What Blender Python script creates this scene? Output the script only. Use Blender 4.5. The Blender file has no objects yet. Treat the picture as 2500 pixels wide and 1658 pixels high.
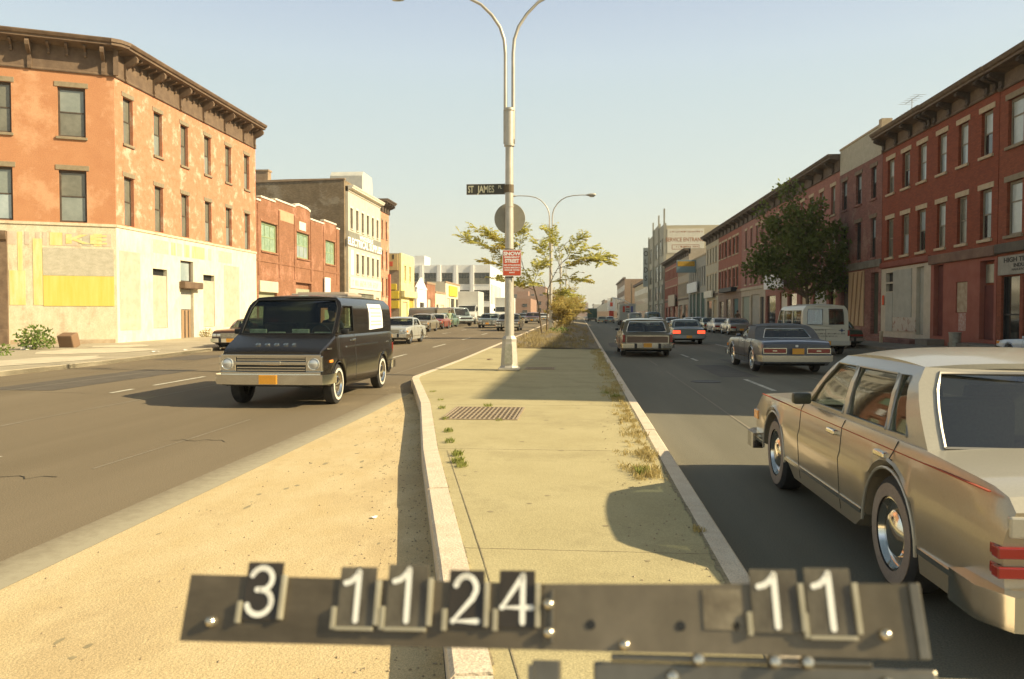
import bpy, bmesh, math, random
from mathutils import Vector, Matrix
from mathutils.geometry import tessellate_polygon
random.seed(7)
S = bpy.context.scene
COL = S.collection
R = math.radians
# ---------------------------------------------------------------- camera
cam = bpy.data.objects.new('camera', bpy.data.cameras.new('camera'))
COL.objects.link(cam)
cam.location = (0, 0, 1.6)
cam.rotation_euler = (R(90 - 1.732), 0, R(4.968))
cam.data.sensor_width = 36
cam.data.lens = 36 * 1944 / 2500
cam.data.clip_start = .05
cam.data.clip_end = 6000
cam.data.dof.use_dof = True
cam.data.dof.focus_distance = 18
cam.data.dof.aperture_fstop = 9
S.camera = cam
# ---------------------------------------------------------------- light
SUN_EL = 32.4
SUN_DIR = Vector((1, -.15, math.tan(R(SUN_EL)) * 1.011)).normalized()   # towards the sun
w = bpy.data.worlds.new('World'); S.world = w; w.use_nodes = True
nt = w.node_tree
sky = nt.nodes.new('ShaderNodeTexSky'); sky.sky_type = 'NISHITA'; sky.sun_disc = False
sky.sun_elevation = R(SUN_EL); sky.sun_rotation = R(98.5)
sky.air_density = 1.0; sky.dust_density = 1.6; sky.ozone_density = 1.6
tint = nt.nodes.new('ShaderNodeMix'); tint.data_type = 'RGBA'; tint.blend_type = 'MULTIPLY'
tint.inputs[0].default_value = 1; tint.inputs[7].default_value = (.50, .45, .32, 1)
nt.links.new(sky.outputs[0], tint.inputs[6])
tcw = nt.nodes.new('ShaderNodeTexCoord'); sxw = nt.nodes.new('ShaderNodeSeparateXYZ'); nt.links.new(tcw.outputs['Generated'], sxw.inputs[0])
rw = nt.nodes.new('ShaderNodeValToRGB'); nt.links.new(sxw.outputs[2], rw.inputs[0]); el = rw.color_ramp.elements     # hazy city air: cream at the horizon, pale blue above
el[0].position = 0; el[0].color = (.96, .93, .71, 1); el[1].position = .42; el[1].color = (.66, .76, 1, 1)
for p_, c_ in ((.07, (.92, .92, .73)), (.16, (.79, .88, .82)), (.27, (.71, .83, .86))): e_ = el.new(p_); e_.color = (*c_, 1)
sc_ = nt.nodes.new('ShaderNodeVectorMath'); sc_.operation = 'SCALE'; sc_.inputs['Scale'].default_value = 2.8; nt.links.new(rw.outputs[0], sc_.inputs[0])
mrw = nt.nodes.new('ShaderNodeMapRange'); mrw.inputs[1].default_value = .30; mrw.inputs[2].default_value = .62; mrw.inputs[3].default_value = .85; mrw.inputs[4].default_value = 0; nt.links.new(sxw.outputs[2], mrw.inputs[0])
mxw = nt.nodes.new('ShaderNodeMix'); mxw.data_type = 'RGBA'; nt.links.new(mrw.outputs[0], mxw.inputs[0]); nt.links.new(tint.outputs[2], mxw.inputs[6]); nt.links.new(sc_.outputs[0], mxw.inputs[7])
nt.links.new(mxw.outputs[2], nt.nodes['Background'].inputs[0])
nt.nodes['Background'].inputs[1].default_value = .13
sd = bpy.data.lights.new('sun', 'SUN'); sd.energy = 3.2; sd.angle = R(.6); sd.color = (1, .85, .56)
sun = bpy.data.objects.new('sun', sd); COL.objects.link(sun)
sun.rotation_euler = (-SUN_DIR).to_track_quat('-Z', 'Y').to_euler()
S.view_settings.view_transform = 'Standard'; S.view_settings.look = 'None'
S.view_settings.exposure = 1.42; S.view_settings.gamma = 1
S.view_settings.use_curve_mapping = False
S.render.engine = 'CYCLES'
S.cycles.max_bounces = 6; S.cycles.transparent_max_bounces = 24
# ---------------------------------------------------------------- materials
MC = {}
def M(name, c, c2=None, sc=1.5, rough=.8, metal=0, bump=0, bsc=40, coat=0, mode=None, amt=.5, spec=.5, fine=.06, stretch=None, emit=None, trans=0, c3=None):
    """procedural material: two colours mixed by noise, fine speckle, optional bricks"""
    if name in MC: return MC[name]
    m = bpy.data.materials.new(name); m.use_nodes = True; n = m.node_tree.nodes; l = m.node_tree.links
    b = n['Principled BSDF']; b.inputs['Roughness'].default_value = rough; b.inputs['Metallic'].default_value = metal
    b.inputs['Coat Weight'].default_value = coat; b.inputs['Coat Roughness'].default_value = .08
    b.inputs['Specular IOR Level'].default_value = spec
    tc = n.new('ShaderNodeTexCoord'); vec = tc.outputs['Object']
    if stretch:
        mp = n.new('ShaderNodeMapping'); mp.inputs['Scale'].default_value = stretch; l.new(vec, mp.inputs[0]); sv = mp.outputs[0]
    else: sv = vec
    nz = n.new('ShaderNodeTexNoise'); nz.inputs['Scale'].default_value = sc; nz.inputs['Detail'].default_value = 7; nz.inputs['Roughness'].default_value = .62
    l.new(sv, nz.inputs['Vector'])
    rp = n.new('ShaderNodeValToRGB'); rp.color_ramp.elements[0].position = .5 - .25 * (1 - amt); rp.color_ramp.elements[1].position = .5 + .28 * (1 - amt) + .02
    rp.color_ramp.elements[0].color = (*c, 1); rp.color_ramp.elements[1].color = (*(c2 or c), 1)
    l.new(nz.outputs[0], rp.inputs[0]); col = rp.outputs[0]
    if c3:
        n3 = n.new('ShaderNodeTexNoise'); n3.inputs['Scale'].default_value = sc * .37; n3.inputs['Detail'].default_value = 9; n3.inputs['Roughness'].default_value = .7
        l.new(sv, n3.inputs['Vector'])
        r3 = n.new('ShaderNodeValToRGB'); r3.color_ramp.elements[0].position = .52; r3.color_ramp.elements[1].position = .62
        l.new(n3.outputs[0], r3.inputs[0])
        x3 = n.new('ShaderNodeMix'); x3.data_type = 'RGBA'; l.new(r3.outputs[0], x3.inputs[0]); l.new(col, x3.inputs[6]); x3.inputs[7].default_value = (*c3, 1); col = x3.outputs[2]
    if mode == 'brick':
        sx = n.new('ShaderNodeSeparateXYZ'); l.new(vec, sx.inputs[0])
        ad = n.new('ShaderNodeMath'); l.new(sx.outputs[0], ad.inputs[0]); l.new(sx.outputs[1], ad.inputs[1])
        cb = n.new('ShaderNodeCombineXYZ'); l.new(ad.outputs[0], cb.inputs[0]); l.new(sx.outputs[2], cb.inputs[1])
        bt = n.new('ShaderNodeTexBrick'); bt.inputs['Scale'].default_value = 1; bt.inputs['Brick Width'].default_value = .21; bt.inputs['Row Height'].default_value = .075
        bt.inputs['Mortar Size'].default_value = .008; bt.inputs['Color1'].default_value = (.75, .75, .75, 1); bt.inputs['Color2'].default_value = (1.15, 1.15, 1.15, 1); bt.inputs['Mortar'].default_value = (.8, .78, .72, 1)
        l.new(cb.outputs[0], bt.inputs['Vector'])
        mx = n.new('ShaderNodeMix'); mx.data_type = 'RGBA'; mx.blend_type = 'MULTIPLY'; mx.inputs[0].default_value = .75
        l.new(col, mx.inputs[6]); l.new(bt.outputs[0], mx.inputs[7]); col = mx.outputs[2]
    if fine:
        f = n.new('ShaderNodeTexNoise'); f.inputs['Scale'].default_value = bsc * 2; f.inputs['Detail'].default_value = 3; l.new(vec, f.inputs['Vector'])
        mr = n.new('ShaderNodeMapRange'); mr.inputs[1].default_value = .3; mr.inputs[2].default_value = .7; mr.inputs[3].default_value = 1 - fine * 2; mr.inputs[4].default_value = 1 + fine * 2
        l.new(f.outputs[0], mr.inputs[0]); mx = n.new('ShaderNodeMix'); mx.data_type = 'RGBA'; mx.blend_type = 'MULTIPLY'; mx.inputs[0].default_value = 1
        l.new(col, mx.inputs[6]); l.new(mr.outputs[0], mx.inputs[7]); col = mx.outputs[2]
    l.new(col, b.inputs['Base Color'])
    if bump:
        bn = n.new('ShaderNodeTexNoise'); bn.inputs['Scale'].default_value = bsc; bn.inputs['Detail'].default_value = 4; l.new(vec, bn.inputs['Vector'])
        bp = n.new('ShaderNodeBump'); bp.inputs['Strength'].default_value = bump; bp.inputs['Distance'].default_value = .02; l.new(bn.outputs[0], bp.inputs['Height']); l.new(bp.outputs[0], b.inputs['Normal'])
    if trans:
        b.inputs['Subsurface Weight'].default_value = 0
        tr = n.new('ShaderNodeBsdfTranslucent'); l.new(col, tr.inputs[0]); ms = n.new('ShaderNodeMixShader'); ms.inputs[0].default_value = trans
        l.new(b.outputs[0], ms.inputs[1]); l.new(tr.outputs[0], ms.inputs[2]); l.new(ms.outputs[0], n['Material Output'].inputs[0])
    if emit:
        b.inputs['Emission Color'].default_value = (*emit[0], 1); b.inputs['Emission Strength'].default_value = emit[1]
    MC[name] = m; return m
def glass_mat(name, tint=(.55, .62, .6), base=.05):
    if name in MC: return MC[name]
    m = bpy.data.materials.new(name); m.use_nodes = True; n = m.node_tree.nodes; l = m.node_tree.links
    n.remove(n['Principled BSDF'])
    t = n.new('ShaderNodeBsdfTransparent'); t.inputs[0].default_value = (*tint, 1)
    g = n.new('ShaderNodeBsdfGlossy'); g.inputs[1].default_value = .03; g.inputs[0].default_value = (.95, .97, 1, 1)
    fr = n.new('ShaderNodeLayerWeight'); fr.inputs[0].default_value = .35
    ad = n.new('ShaderNodeMath'); ad.operation = 'MULTIPLY_ADD'; ad.inputs[1].default_value = .5; ad.inputs[2].default_value = base; ad.use_clamp = True
    l.new(fr.outputs['Fresnel'], ad.inputs[0]); ms = n.new('ShaderNodeMixShader'); l.new(ad.outputs[0], ms.inputs[0]); l.new(t.outputs[0], ms.inputs[1]); l.new(g.outputs[0], ms.inputs[2])
    l.new(ms.outputs[0], n['Material Output'].inputs[0]); MC[name] = m; return m
# ---------------------------------------------------------------- mesh helpers
class MB:
    def __init__(s): s.b = bmesh.new()
    def quad(s, *p, mi=0):
        f = s.b.faces.new([s.b.verts.new(q) for q in p]); f.material_index = mi; return f
    def box(s, x0, x1, y0, y1, z0, z1, mi=0, mat=None, bev=0, seg=2):
        x0, x1 = min(x0, x1), max(x0, x1); y0, y1 = min(y0, y1), max(y0, y1); z0, z1 = min(z0, z1), max(z0, z1)
        v = [s.b.verts.new((x, y, z)) for z in (z0, z1) for y in (y0, y1) for x in (x0, x1)]
        fs = [s.b.faces.new([v[i] for i in q]) for q in ((0, 2, 3, 1), (4, 5, 7, 6), (0, 1, 5, 4), (2, 6, 7, 3), (0, 4, 6, 2), (1, 3, 7, 5))]
        for f in fs: f.material_index = mi
        if bev:
            es = list({e for f in fs for e in f.edges})
            r = bmesh.ops.bevel(s.b, geom=es, offset=bev, segments=seg, profile=.5, affect='EDGES', material=-1)
            v = list({x for f in r['faces'] for x in f.verts} | {x for x in v if x.is_valid})
        if mat is not None: bmesh.ops.transform(s.b, matrix=mat, verts=[x for x in v if x.is_valid])
        return s
    def tube(s, pts, r, n=8, mi=0, cap=True):
        rs = r if isinstance(r, (list, tuple)) else [r] * len(pts); pts = [Vector(p) for p in pts]; rings = []; up = None
        for i, p in enumerate(pts):
            d = (pts[min(i + 1, len(pts) - 1)] - pts[max(i - 1, 0)]).normalized()
            if up is None: up = Vector((0, 0, 1)) if abs(d.z) < .9 else Vector((0, 1, 0))
            a = d.cross(up).normalized(); b = a.cross(d).normalized(); up = b
            rings.append([s.b.verts.new(p + (a * math.cos(6.28318 * k / n) + b * math.sin(6.28318 * k / n)) * rs[i]) for k in range(n)])
        for i in range(len(rings) - 1):
            for k in range(n):
                f = s.b.faces.new((rings[i][k], rings[i][(k + 1) % n], rings[i + 1][(k + 1) % n], rings[i + 1][k])); f.material_index = mi
        if cap:
            for q in (rings[0][::-1], rings[-1]):
                f = s.b.faces.new(q); f.material_index = mi
        return s
    def lathe(s, prof, n=24, mi=0, M4=None, mis=None):
        """prof: (r, h) revolved about local Z, M4 places it"""
        M4 = M4 or Matrix(); rings = []
        for r, h in prof:
            if r < 1e-5: rings.append([s.b.verts.new(M4 @ Vector((0, 0, h)))])
            else: rings.append([s.b.verts.new(M4 @ Vector((r * math.cos(6.28318 * k / n), r * math.sin(6.28318 * k / n), h))) for k in range(n)])
        for i in range(len(rings) - 1):
            A, B = rings[i], rings[i + 1]
            for k in range(n):
                if len(A) == 1 and len(B) == 1: continue
                if len(A) == 1: q = (A[0], B[(k + 1) % n], B[k])
                elif len(B) == 1: q = (A[k], A[(k + 1) % n], B[0])
                else: q = (A[k], A[(k + 1) % n], B[(k + 1) % n], B[k])
                f = s.b.faces.new(q); f.material_index = mis[i] if mis else mi
        return s
    def prism(s, poly, a0, a1, axis='x', mi=0):
        """poly of (p,q) extruded along axis from a0 to a1"""
        def P(a, p, q): return {'x': (a, p, q), 'y': (p, a, q), 'z': (p, q, a)}[axis]
        A = [s.b.verts.new(P(a0, *t)) for t in poly]; B = [s.b.verts.new(P(a1, *t)) for t in poly]; n = len(poly); fs = [s.b.faces.new(A), s.b.faces.new(B[::-1])]
        for i in range(n): fs.append(s.b.faces.new((A[i], B[i], B[(i + 1) % n], A[(i + 1) % n])))
        for f in fs: f.material_index = mi
        return s
    def panel(s, outer, holes, mp, mi=0, sub=0, solid=True):
        """polygon with holes mapped by mp(u, v, side) with side 0 front / 1 back"""
        def dens(l):
            if not sub: return list(l)
            o = []
            for i, a in enumerate(l):
                b = l[(i + 1) % len(l)]; k = max(1, int(math.ceil(math.dist(a, b) / sub)))
                o += [(a[0] + (b[0] - a[0]) * j / k, a[1] + (b[1] - a[1]) * j / k) for j in range(k)]
            return o
        loops = [dens(outer)] + [dens(h) for h in holes]
        flat = [p for l in loops for p in l]
        tris = tessellate_polygon([[Vector((p[0], p[1], 0)) for p in l] for l in loops])
        F = [s.b.verts.new(mp(p[0], p[1], 0)) for p in flat]
        B = [s.b.verts.new(mp(p[0], p[1], 1)) for p in flat] if solid else None
        for t in tris:
            try:
                f = s.b.faces.new([F[i] for i in t]); f.material_index = mi
                if solid: f = s.b.faces.new([B[i] for i in t][::-1]); f.material_index = mi
            except ValueError: pass
        if solid:
            k = 0
            for l in loops:
                m = len(l)
                for i in range(m):
                    j = (i + 1) % m
                    f = s.b.faces.new((F[k + i], F[k + j], B[k + j], B[k + i])); f.material_index = mi
                k += m
        return s
def obj(name, mb, mats, parent=None, smooth=None, recalc=True, loc=None, rot=None):
    b = mb.b if isinstance(mb, MB) else mb
    if recalc: bmesh.ops.recalc_face_normals(b, faces=b.faces)
    if smooth is not None:
        for f in b.faces: f.smooth = True
        for e in b.edges:
            if len(e.link_faces) != 2 or e.calc_face_angle(4) > R(smooth): e.smooth = False
    me = bpy.data.meshes.new(name); b.to_mesh(me); b.free()
    for m in (mats if isinstance(mats, (list, tuple)) else [mats]): me.materials.append(m)
    o = bpy.data.objects.new(name, me); COL.objects.link(o)
    if parent: o.parent = parent
    if loc: o.location = loc
    if rot: o.rotation_euler = rot
    return o
def inst(name, me, parent=None, loc=(0, 0, 0), rot=(0, 0, 0), scale=None):
    o = bpy.data.objects.new(name, me); COL.objects.link(o)
    if parent: o.parent = parent
    o.location = loc; o.rotation_euler = rot
    if scale: o.scale = scale
    return o
def tag(o, label=None, cat=None, group=None, kind=None):
    if label: o['label'] = label
    if cat: o['category'] = cat
    if group: o['group'] = group
    if kind: o['kind'] = kind
    return o
def thing(name, label, cat, loc=(0, 0, 0), rz=0, group=None):
    o = bpy.data.objects.new(name, None); COL.objects.link(o); o.location = loc; o.rotation_euler = (0, 0, rz); o.empty_display_size = .3
    return tag(o, label, cat, group)
def copytree(o, parent=None):
    c = o.copy(); COL.objects.link(c)
    if parent: c.parent = parent
    for ch in [x for x in o.children]: copytree(ch, c)
    return c
def text(name, s, size, mat, parent, loc, rot, depth=.004, align='CENTER', sx=1, bold=0, spacing=1):
    cu = bpy.data.curves.new(name, 'FONT'); cu.body = s; cu.size = size; cu.extrude = depth; cu.align_x = align; cu.align_y = 'CENTER'; cu.offset = bold; cu.space_character = spacing; cu.resolution_u = 3
    t = bpy.data.objects.new('tmp', cu); COL.objects.link(t); dg = bpy.context.evaluated_depsgraph_get()
    me = bpy.data.meshes.new_from_object(t.evaluated_get(dg)); bpy.data.objects.remove(t); me.name = name
    me.materials.clear(); me.materials.append(mat)
    o = inst(name, me, parent, loc, rot); o.scale = (sx, 1, 1); return o
def scribble(par, x0, x1, z, h, y, mat, seed=1, ax='x'):
    """a worn, unreadable line of small lettering: short strokes"""
    q = random.Random(seed); m = MB(); x = x0
    while x < x1:
        wd = h * q.uniform(.3, .6)
        if q.random() > .14:
            m.box(x, x + wd * .28, y - .003, y + .003, z - h / 2, z + h / 2); m.box(x + wd * .28, x + wd, y - .003, y + .003, z - h / 2 + q.choice((0, .4, .8)) * h, z - h / 2 + q.choice((0, .4, .8)) * h * 0 + h * .2 + q.choice((0, .4, .78)) * h)
        x += wd * 1.25
    return obj('lettering', m, mat, par)
def gz(x, y):
    f = min(1, max(0, (2 - x) / 5)); return f * .008 * min(75, max(0, y - 25))
# ---------------------------------------------------------------- colours
asph = M('asphalt_worn', (.155, .12, .072), (.21, .165, .105), sc=.35, rough=.88, bump=.25, bsc=60, fine=.16, stretch=(1.6, .12, 1), amt=.25, spec=.3)
asph_r = M('asphalt_patched', (.145, .13, .09), (.20, .18, .13), sc=.5, rough=.85, bump=.25, bsc=60, fine=.16, stretch=(1.6, .14, 1), amt=.25, spec=.3)
conc = M('concrete_pale', (.40, .335, .175), (.47, .40, .22), sc=1.6, rough=.9, bump=.2, bsc=70, fine=.10, amt=.2, c3=(.37, .31, .165), spec=.25)
conc_y = M('concrete_gutter', (.52, .39, .20), (.60, .48, .28), sc=2.6, rough=.92, bump=.35, bsc=75, fine=.14, c3=(.49, .37, .20), amt=.2, stretch=(1, .5, 1), spec=.2)
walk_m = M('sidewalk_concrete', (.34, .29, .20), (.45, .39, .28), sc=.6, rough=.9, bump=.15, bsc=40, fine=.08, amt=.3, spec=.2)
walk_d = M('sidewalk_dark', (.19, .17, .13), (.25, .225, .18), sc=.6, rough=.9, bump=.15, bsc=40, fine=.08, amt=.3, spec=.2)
granite = M('kerb_granite', (.60, .48, .34), (.70, .60, .45), sc=6, rough=.85, bump=.35, bsc=50, fine=.12, amt=.3)
dirt = M('dirt', (.16, .125, .075), (.27, .21, .13), sc=3, rough=.95, bump=.6, bsc=15, fine=.2)
paint_w = M('road_paint', (.50, .46, .36), (.66, .62, .5), sc=5, rough=.8, fine=.15, c3=(.3, .27, .2))
chrome = M('chrome', (.78, .76, .70), rough=.12, metal=1, fine=0)
alu = M('lamp_metal', (.47, .43, .35), (.58, .53, .44), sc=3, rough=.5, metal=.35, fine=.05)
black = M('black_trim', (.012, .012, .012), rough=.6, fine=0)
rubber = M('rubber', (.022, .021, .02), (.04, .037, .033), sc=9, rough=.85)
gl = glass_mat('car_glass'); gl_d = glass_mat('dark_glass', (.25, .3, .28), .16)
pane_d = M('pane_dark', (.02, .022, .02), (.05, .05, .045), sc=.8, rough=.08, spec=.9, fine=0)
pane_l = M('pane_curtain', (.42, .46, .42), (.56, .60, .55), sc=.9, rough=.25, spec=.6, fine=0)
pane_m = M('pane_dusty', (.14, .135, .10), (.22, .21, .16), sc=1.2, rough=.25, spec=.7, fine=0)
pane_g = M('pane_grey', (.20, .22, .19), (.28, .30, .26), sc=1.1, rough=.12, spec=.8, fine=0)
pane_s = M('pane_sky', (.30, .36, .36), (.42, .47, .46), sc=1.1, rough=.15, spec=.8, fine=0)
# ---------------------------------------------------------------- ground sheets
def strip(name, xs_l, xs_r, ys, z, mat, thick=0, kind='structure', nx=4):
    """sheet between x = xs_l(y) and xs_r(y) following the slope of the ground"""
    m = MB(); rows = []
    for y in ys:
        a, b = xs_l(y), xs_r(y)
        rows.append([m.b.verts.new((a + (b - a) * i / nx, y, z + gz(a + (b - a) * i / nx, y))) for i in range(nx + 1)])
    for r in range(len(rows) - 1):
        for i in range(nx): m.b.faces.new((rows[r][i], rows[r][i + 1], rows[r + 1][i + 1], rows[r + 1][i]))
    if thick:
        def skirt(vs):
            lo = [m.b.verts.new((v.co.x, v.co.y, v.co.z - thick)) for v in vs]
            for i in range(len(vs) - 1): m.b.faces.new((vs[i], vs[i + 1], lo[i + 1], lo[i]))
        skirt([r[0] for r in rows]); skirt([r[-1] for r in rows]); skirt(rows[0]); skirt(rows[-1])
    o = obj(name, m, mat)
    if kind: o['kind'] = kind
    return o
yr = [-30, -10, 0, 10, 20, 25, 35, 50, 65, 80, 100, 140, 200, 400, 900]
g = MB(); G_ = 3500
for a, b in ((-G_, -60), (-60, -3), (-3, 2), (2, 60), (60, G_)):
    for i in range(7):
        y0, y1 = (-G_, 25, 100, 200, 400, 900, 1500, G_)[i:i + 2]
        g.quad((a, y0, gz(a, y0) - .012), (b, y0, gz(b, y0) - .012), (b, y1, gz(b, y1) - .012), (a, y1, gz(a, y1) - .012))
tag(obj('ground', g, M('ground_dust', (.25, .21, .15), (.33, .28, .2), sc=.02, rough=.95)), kind='structure')
strip('road', lambda y: -16.4, lambda y: -3.0, yr, 0, asph, nx=6)['label'] = 'roadway left of the median'
strip('road', lambda y: -3.0, lambda y: 14.2, yr, 0, asph_r, nx=6)['label'] = 'roadway right of the median'
# concrete gutter apron beside the narrow end of the median
def mleft(y):
    P = [(-30, 0.6), (0, -.18), (3.06, -.51), (4.54, -.83), (8.28, -1.68), (12.73, -2.61), (17.6, -3.80), (18.2, -3.92)]
    if y >= 18.2: return -3.92
    for (a, b), (c, d) in zip(P, P[1:]):
        if a <= y <= c: return b + (d - b) * (y - a) / (c - a)
    return P[0][1]
strip('gutter_apron', lambda y: -3.36 - .006 * max(0, y - 4) if y < 14 else -3.42 - .04 * (y - 14), mleft, [-30, 0, 3, 4.5, 8.3, 12.7, 15.5, 17.3], .005, conc_y, nx=8)
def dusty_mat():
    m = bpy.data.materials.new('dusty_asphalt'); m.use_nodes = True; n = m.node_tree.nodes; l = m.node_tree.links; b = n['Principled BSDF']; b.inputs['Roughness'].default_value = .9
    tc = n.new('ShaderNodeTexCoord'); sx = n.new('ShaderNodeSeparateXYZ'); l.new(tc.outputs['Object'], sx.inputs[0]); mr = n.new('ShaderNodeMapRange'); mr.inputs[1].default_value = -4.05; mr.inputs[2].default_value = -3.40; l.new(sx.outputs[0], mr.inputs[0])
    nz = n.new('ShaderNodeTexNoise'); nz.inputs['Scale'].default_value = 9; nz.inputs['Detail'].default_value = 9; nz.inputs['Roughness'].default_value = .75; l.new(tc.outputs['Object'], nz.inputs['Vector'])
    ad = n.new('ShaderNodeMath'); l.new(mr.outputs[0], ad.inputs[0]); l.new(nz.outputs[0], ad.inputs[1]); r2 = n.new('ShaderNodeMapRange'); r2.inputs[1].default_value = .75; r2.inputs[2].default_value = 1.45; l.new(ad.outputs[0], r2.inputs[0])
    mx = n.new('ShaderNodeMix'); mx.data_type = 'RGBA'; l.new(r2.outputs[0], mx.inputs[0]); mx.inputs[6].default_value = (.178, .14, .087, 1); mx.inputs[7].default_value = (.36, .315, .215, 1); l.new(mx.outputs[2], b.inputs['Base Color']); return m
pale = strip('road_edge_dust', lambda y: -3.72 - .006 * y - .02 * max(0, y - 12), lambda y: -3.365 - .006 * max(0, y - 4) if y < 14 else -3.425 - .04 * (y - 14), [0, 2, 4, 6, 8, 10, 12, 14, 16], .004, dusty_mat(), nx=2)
# median: granite kerb ring with concrete walk inside
my = [-30, -10, 0, 3.06, 4.54, 8.28, 12.73, 17.6, 18.2, 20, 25, 33]
KH = .18
med = strip('median_walk', lambda y: mleft(y) + .16, lambda y: .93 - .14, my, KH - .005, conc, thick=.18, nx=10)
def kerb_line(name, pts, wd, h, mat, joint=1.7, side=1, label=None):
    """kerb stones along a polyline, one mesh, with open joints"""
    m = MB(); P = [Vector((*p, 0)) for p in pts]
    for a, b in zip(P, P[1:]):
        L = (b - a).length; k = max(1, int(round(L / joint))); d = (b - a) / L; nrm = Vector((-d.y, d.x, 0)) * side
        for i in range(k):
            p = a + d * (L * i / k + .004); q = a + d * (L * (i + 1) / k - .004); jt = (random.random() - .5) * .008
            bt = .018
            zp, zq = gz(p.x, p.y) + jt, gz(q.x, q.y) + jt
            c = []
            for t, z in ((p, zp), (q, zq)):
                c.append([m.b.verts.new((t.x + nrm.x * o, t.y + nrm.y * o, z + hh)) for o, hh in ((0, -.05), (0, h - bt), (bt, h), (wd, h), (wd, -.05))])
            for j in range(5): m.b.faces.new((c[0][j], c[1][j], c[1][(j + 1) % 5], c[0][(j + 1) % 5]))
            m.b.faces.new(c[0][::-1]); m.b.faces.new(c[1])
    o = obj(name, m, mat); o['kind'] = 'structure'
    if label: o['label'] = label
    return o
kerb_line('kerb', [(mleft(y), y) for y in (-30, 0, 3.06, 4.54, 8.28, 12.73, 17.6)] + [(-3.92, 18.3)], .17, KH + .004, granite, side=-1, label='worn granite kerb on the left of the median')
kerb_line('kerb', [(-3.92, y) for y in (18.3, 25, 35, 60, 100, 200, 700)], .15, KH, granite, joint=2.4, side=-1, label='far granite kerb left of the median')
kerb_line('kerb', [(.93, y) for y in (-30, 0, 10, 25, 35, 60, 100, 200, 700)], .14, KH + .002, granite, joint=2.2, side=1, label='granite kerb right of the median')
# expansion joints and a long crack beside each kerb
jm = MB()
for y in (4.8, 8.4, 12.6, 17.0, 20.2, 24, 28):
    jm.box(mleft(y) + .18, .78, y - .003, y + .003, KH - .0045, KH - .0035)
for y0, y1, dx in ((0, 3.06, .27), (3.06, 4.54, .27), (4.54, 8.28, .27)):
    x0, x1 = mleft(y0) + dx, mleft(y1) + dx
    jm.quad((x0, y0, KH - .0015), (x0 + .007, y0, KH - .0015), (x1 + .005, y1, KH - .0015), (x1, y1, KH - .0015))
rr = random.Random(3)
yy = -3
while yy < 30:      # broken dark gap between kerb and walk, right side and left side
    ln = .05 + rr.random() * .22; wdt = .012 + rr.random() * .02
    jm.quad((.785 - wdt + rr.uniform(-.006, .006), yy, KH - .001), (.795, yy, KH - .001), (.793, yy + ln, KH - .001), (.783 - wdt * rr.random(), yy + ln, KH - .001))
    x = mleft(yy)
    if yy < 17: jm.quad((x + .165, yy, KH - .001), (x + .165 + wdt * .8, yy, KH - .001), (mleft(yy + ln) + .165 + wdt * .6 * rr.random(), yy + ln, KH - .001), (mleft(yy + ln) + .165, yy + ln, KH - .001))
    yy += ln * 1.02
tag(obj('paving_joints', jm, M('joint_dirt', (.20, .16, .095), (.33, .27, .16), sc=20, rough=1)), kind='structure')
strip('planting_bed', lambda y: -3.75, lambda y: .78, [33.0, 36, 40, 50, 60, 80, 100, 200, 700], KH - .01, dirt, nx=6)
# sidewalks
def lk(y): return -14.9 - .05 * max(0, y - 14) if y < 36 else -16.0
strip('sidewalk', lambda y: -70 if y < 36 else -23.3, lk, [-30, 0, 10, 19, 24, 30, 35.9], .13, walk_m, thick=.15, nx=14)['label'] = 'wide worn sidewalk at the corner on the left'
strip('sidewalk', lambda y: -24, lk, [35.9, 36, 45, 60, 80, 100, 140, 200, 400, 700], .13, walk_m, thick=.15, nx=3)['label'] = 'sidewalk along the left buildings'
kerb_line('kerb', [(lk(y), y) for y in (-30, 0, 14, 24, 30, 35.9)] + [(-16, y) for y in (45, 60, 80, 100, 200, 700)], .15, .14, walk_m, joint=2.5, side=1, label='low kerb of the left sidewalk')
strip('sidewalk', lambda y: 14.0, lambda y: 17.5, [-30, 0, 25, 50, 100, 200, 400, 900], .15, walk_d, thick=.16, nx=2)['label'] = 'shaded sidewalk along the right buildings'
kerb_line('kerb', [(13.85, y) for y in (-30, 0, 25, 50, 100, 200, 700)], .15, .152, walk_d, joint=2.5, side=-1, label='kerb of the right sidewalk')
# pale patches of newer concrete on the left corner sidewalk
pm = MB(); rr = random.Random(5)
for cx, cy, rx, ry in ((-17.6, 24, 1.3, 3.2), (-19.3, 30.5, 2.0, 2.4), (-20.8, 34.3, 1.2, 1.4)):
    pm.b.faces.new([pm.b.verts.new((cx + rx * math.cos(a) * (.8 + .4 * rr.random()), cy + ry * math.sin(a) * (.8 + .4 * rr.random()), 0)) for a in [i * 6.283 / 18 for i in range(18)]])
for v_ in pm.b.verts: v_.co.z = .135 + gz(v_.co.x, v_.co.y) + .006
tag(obj('sidewalk_patch', pm, M('new_concrete', (.62, .54, .38), (.5, .43, .3), sc=2, rough=.9)), kind='structure')
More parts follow.
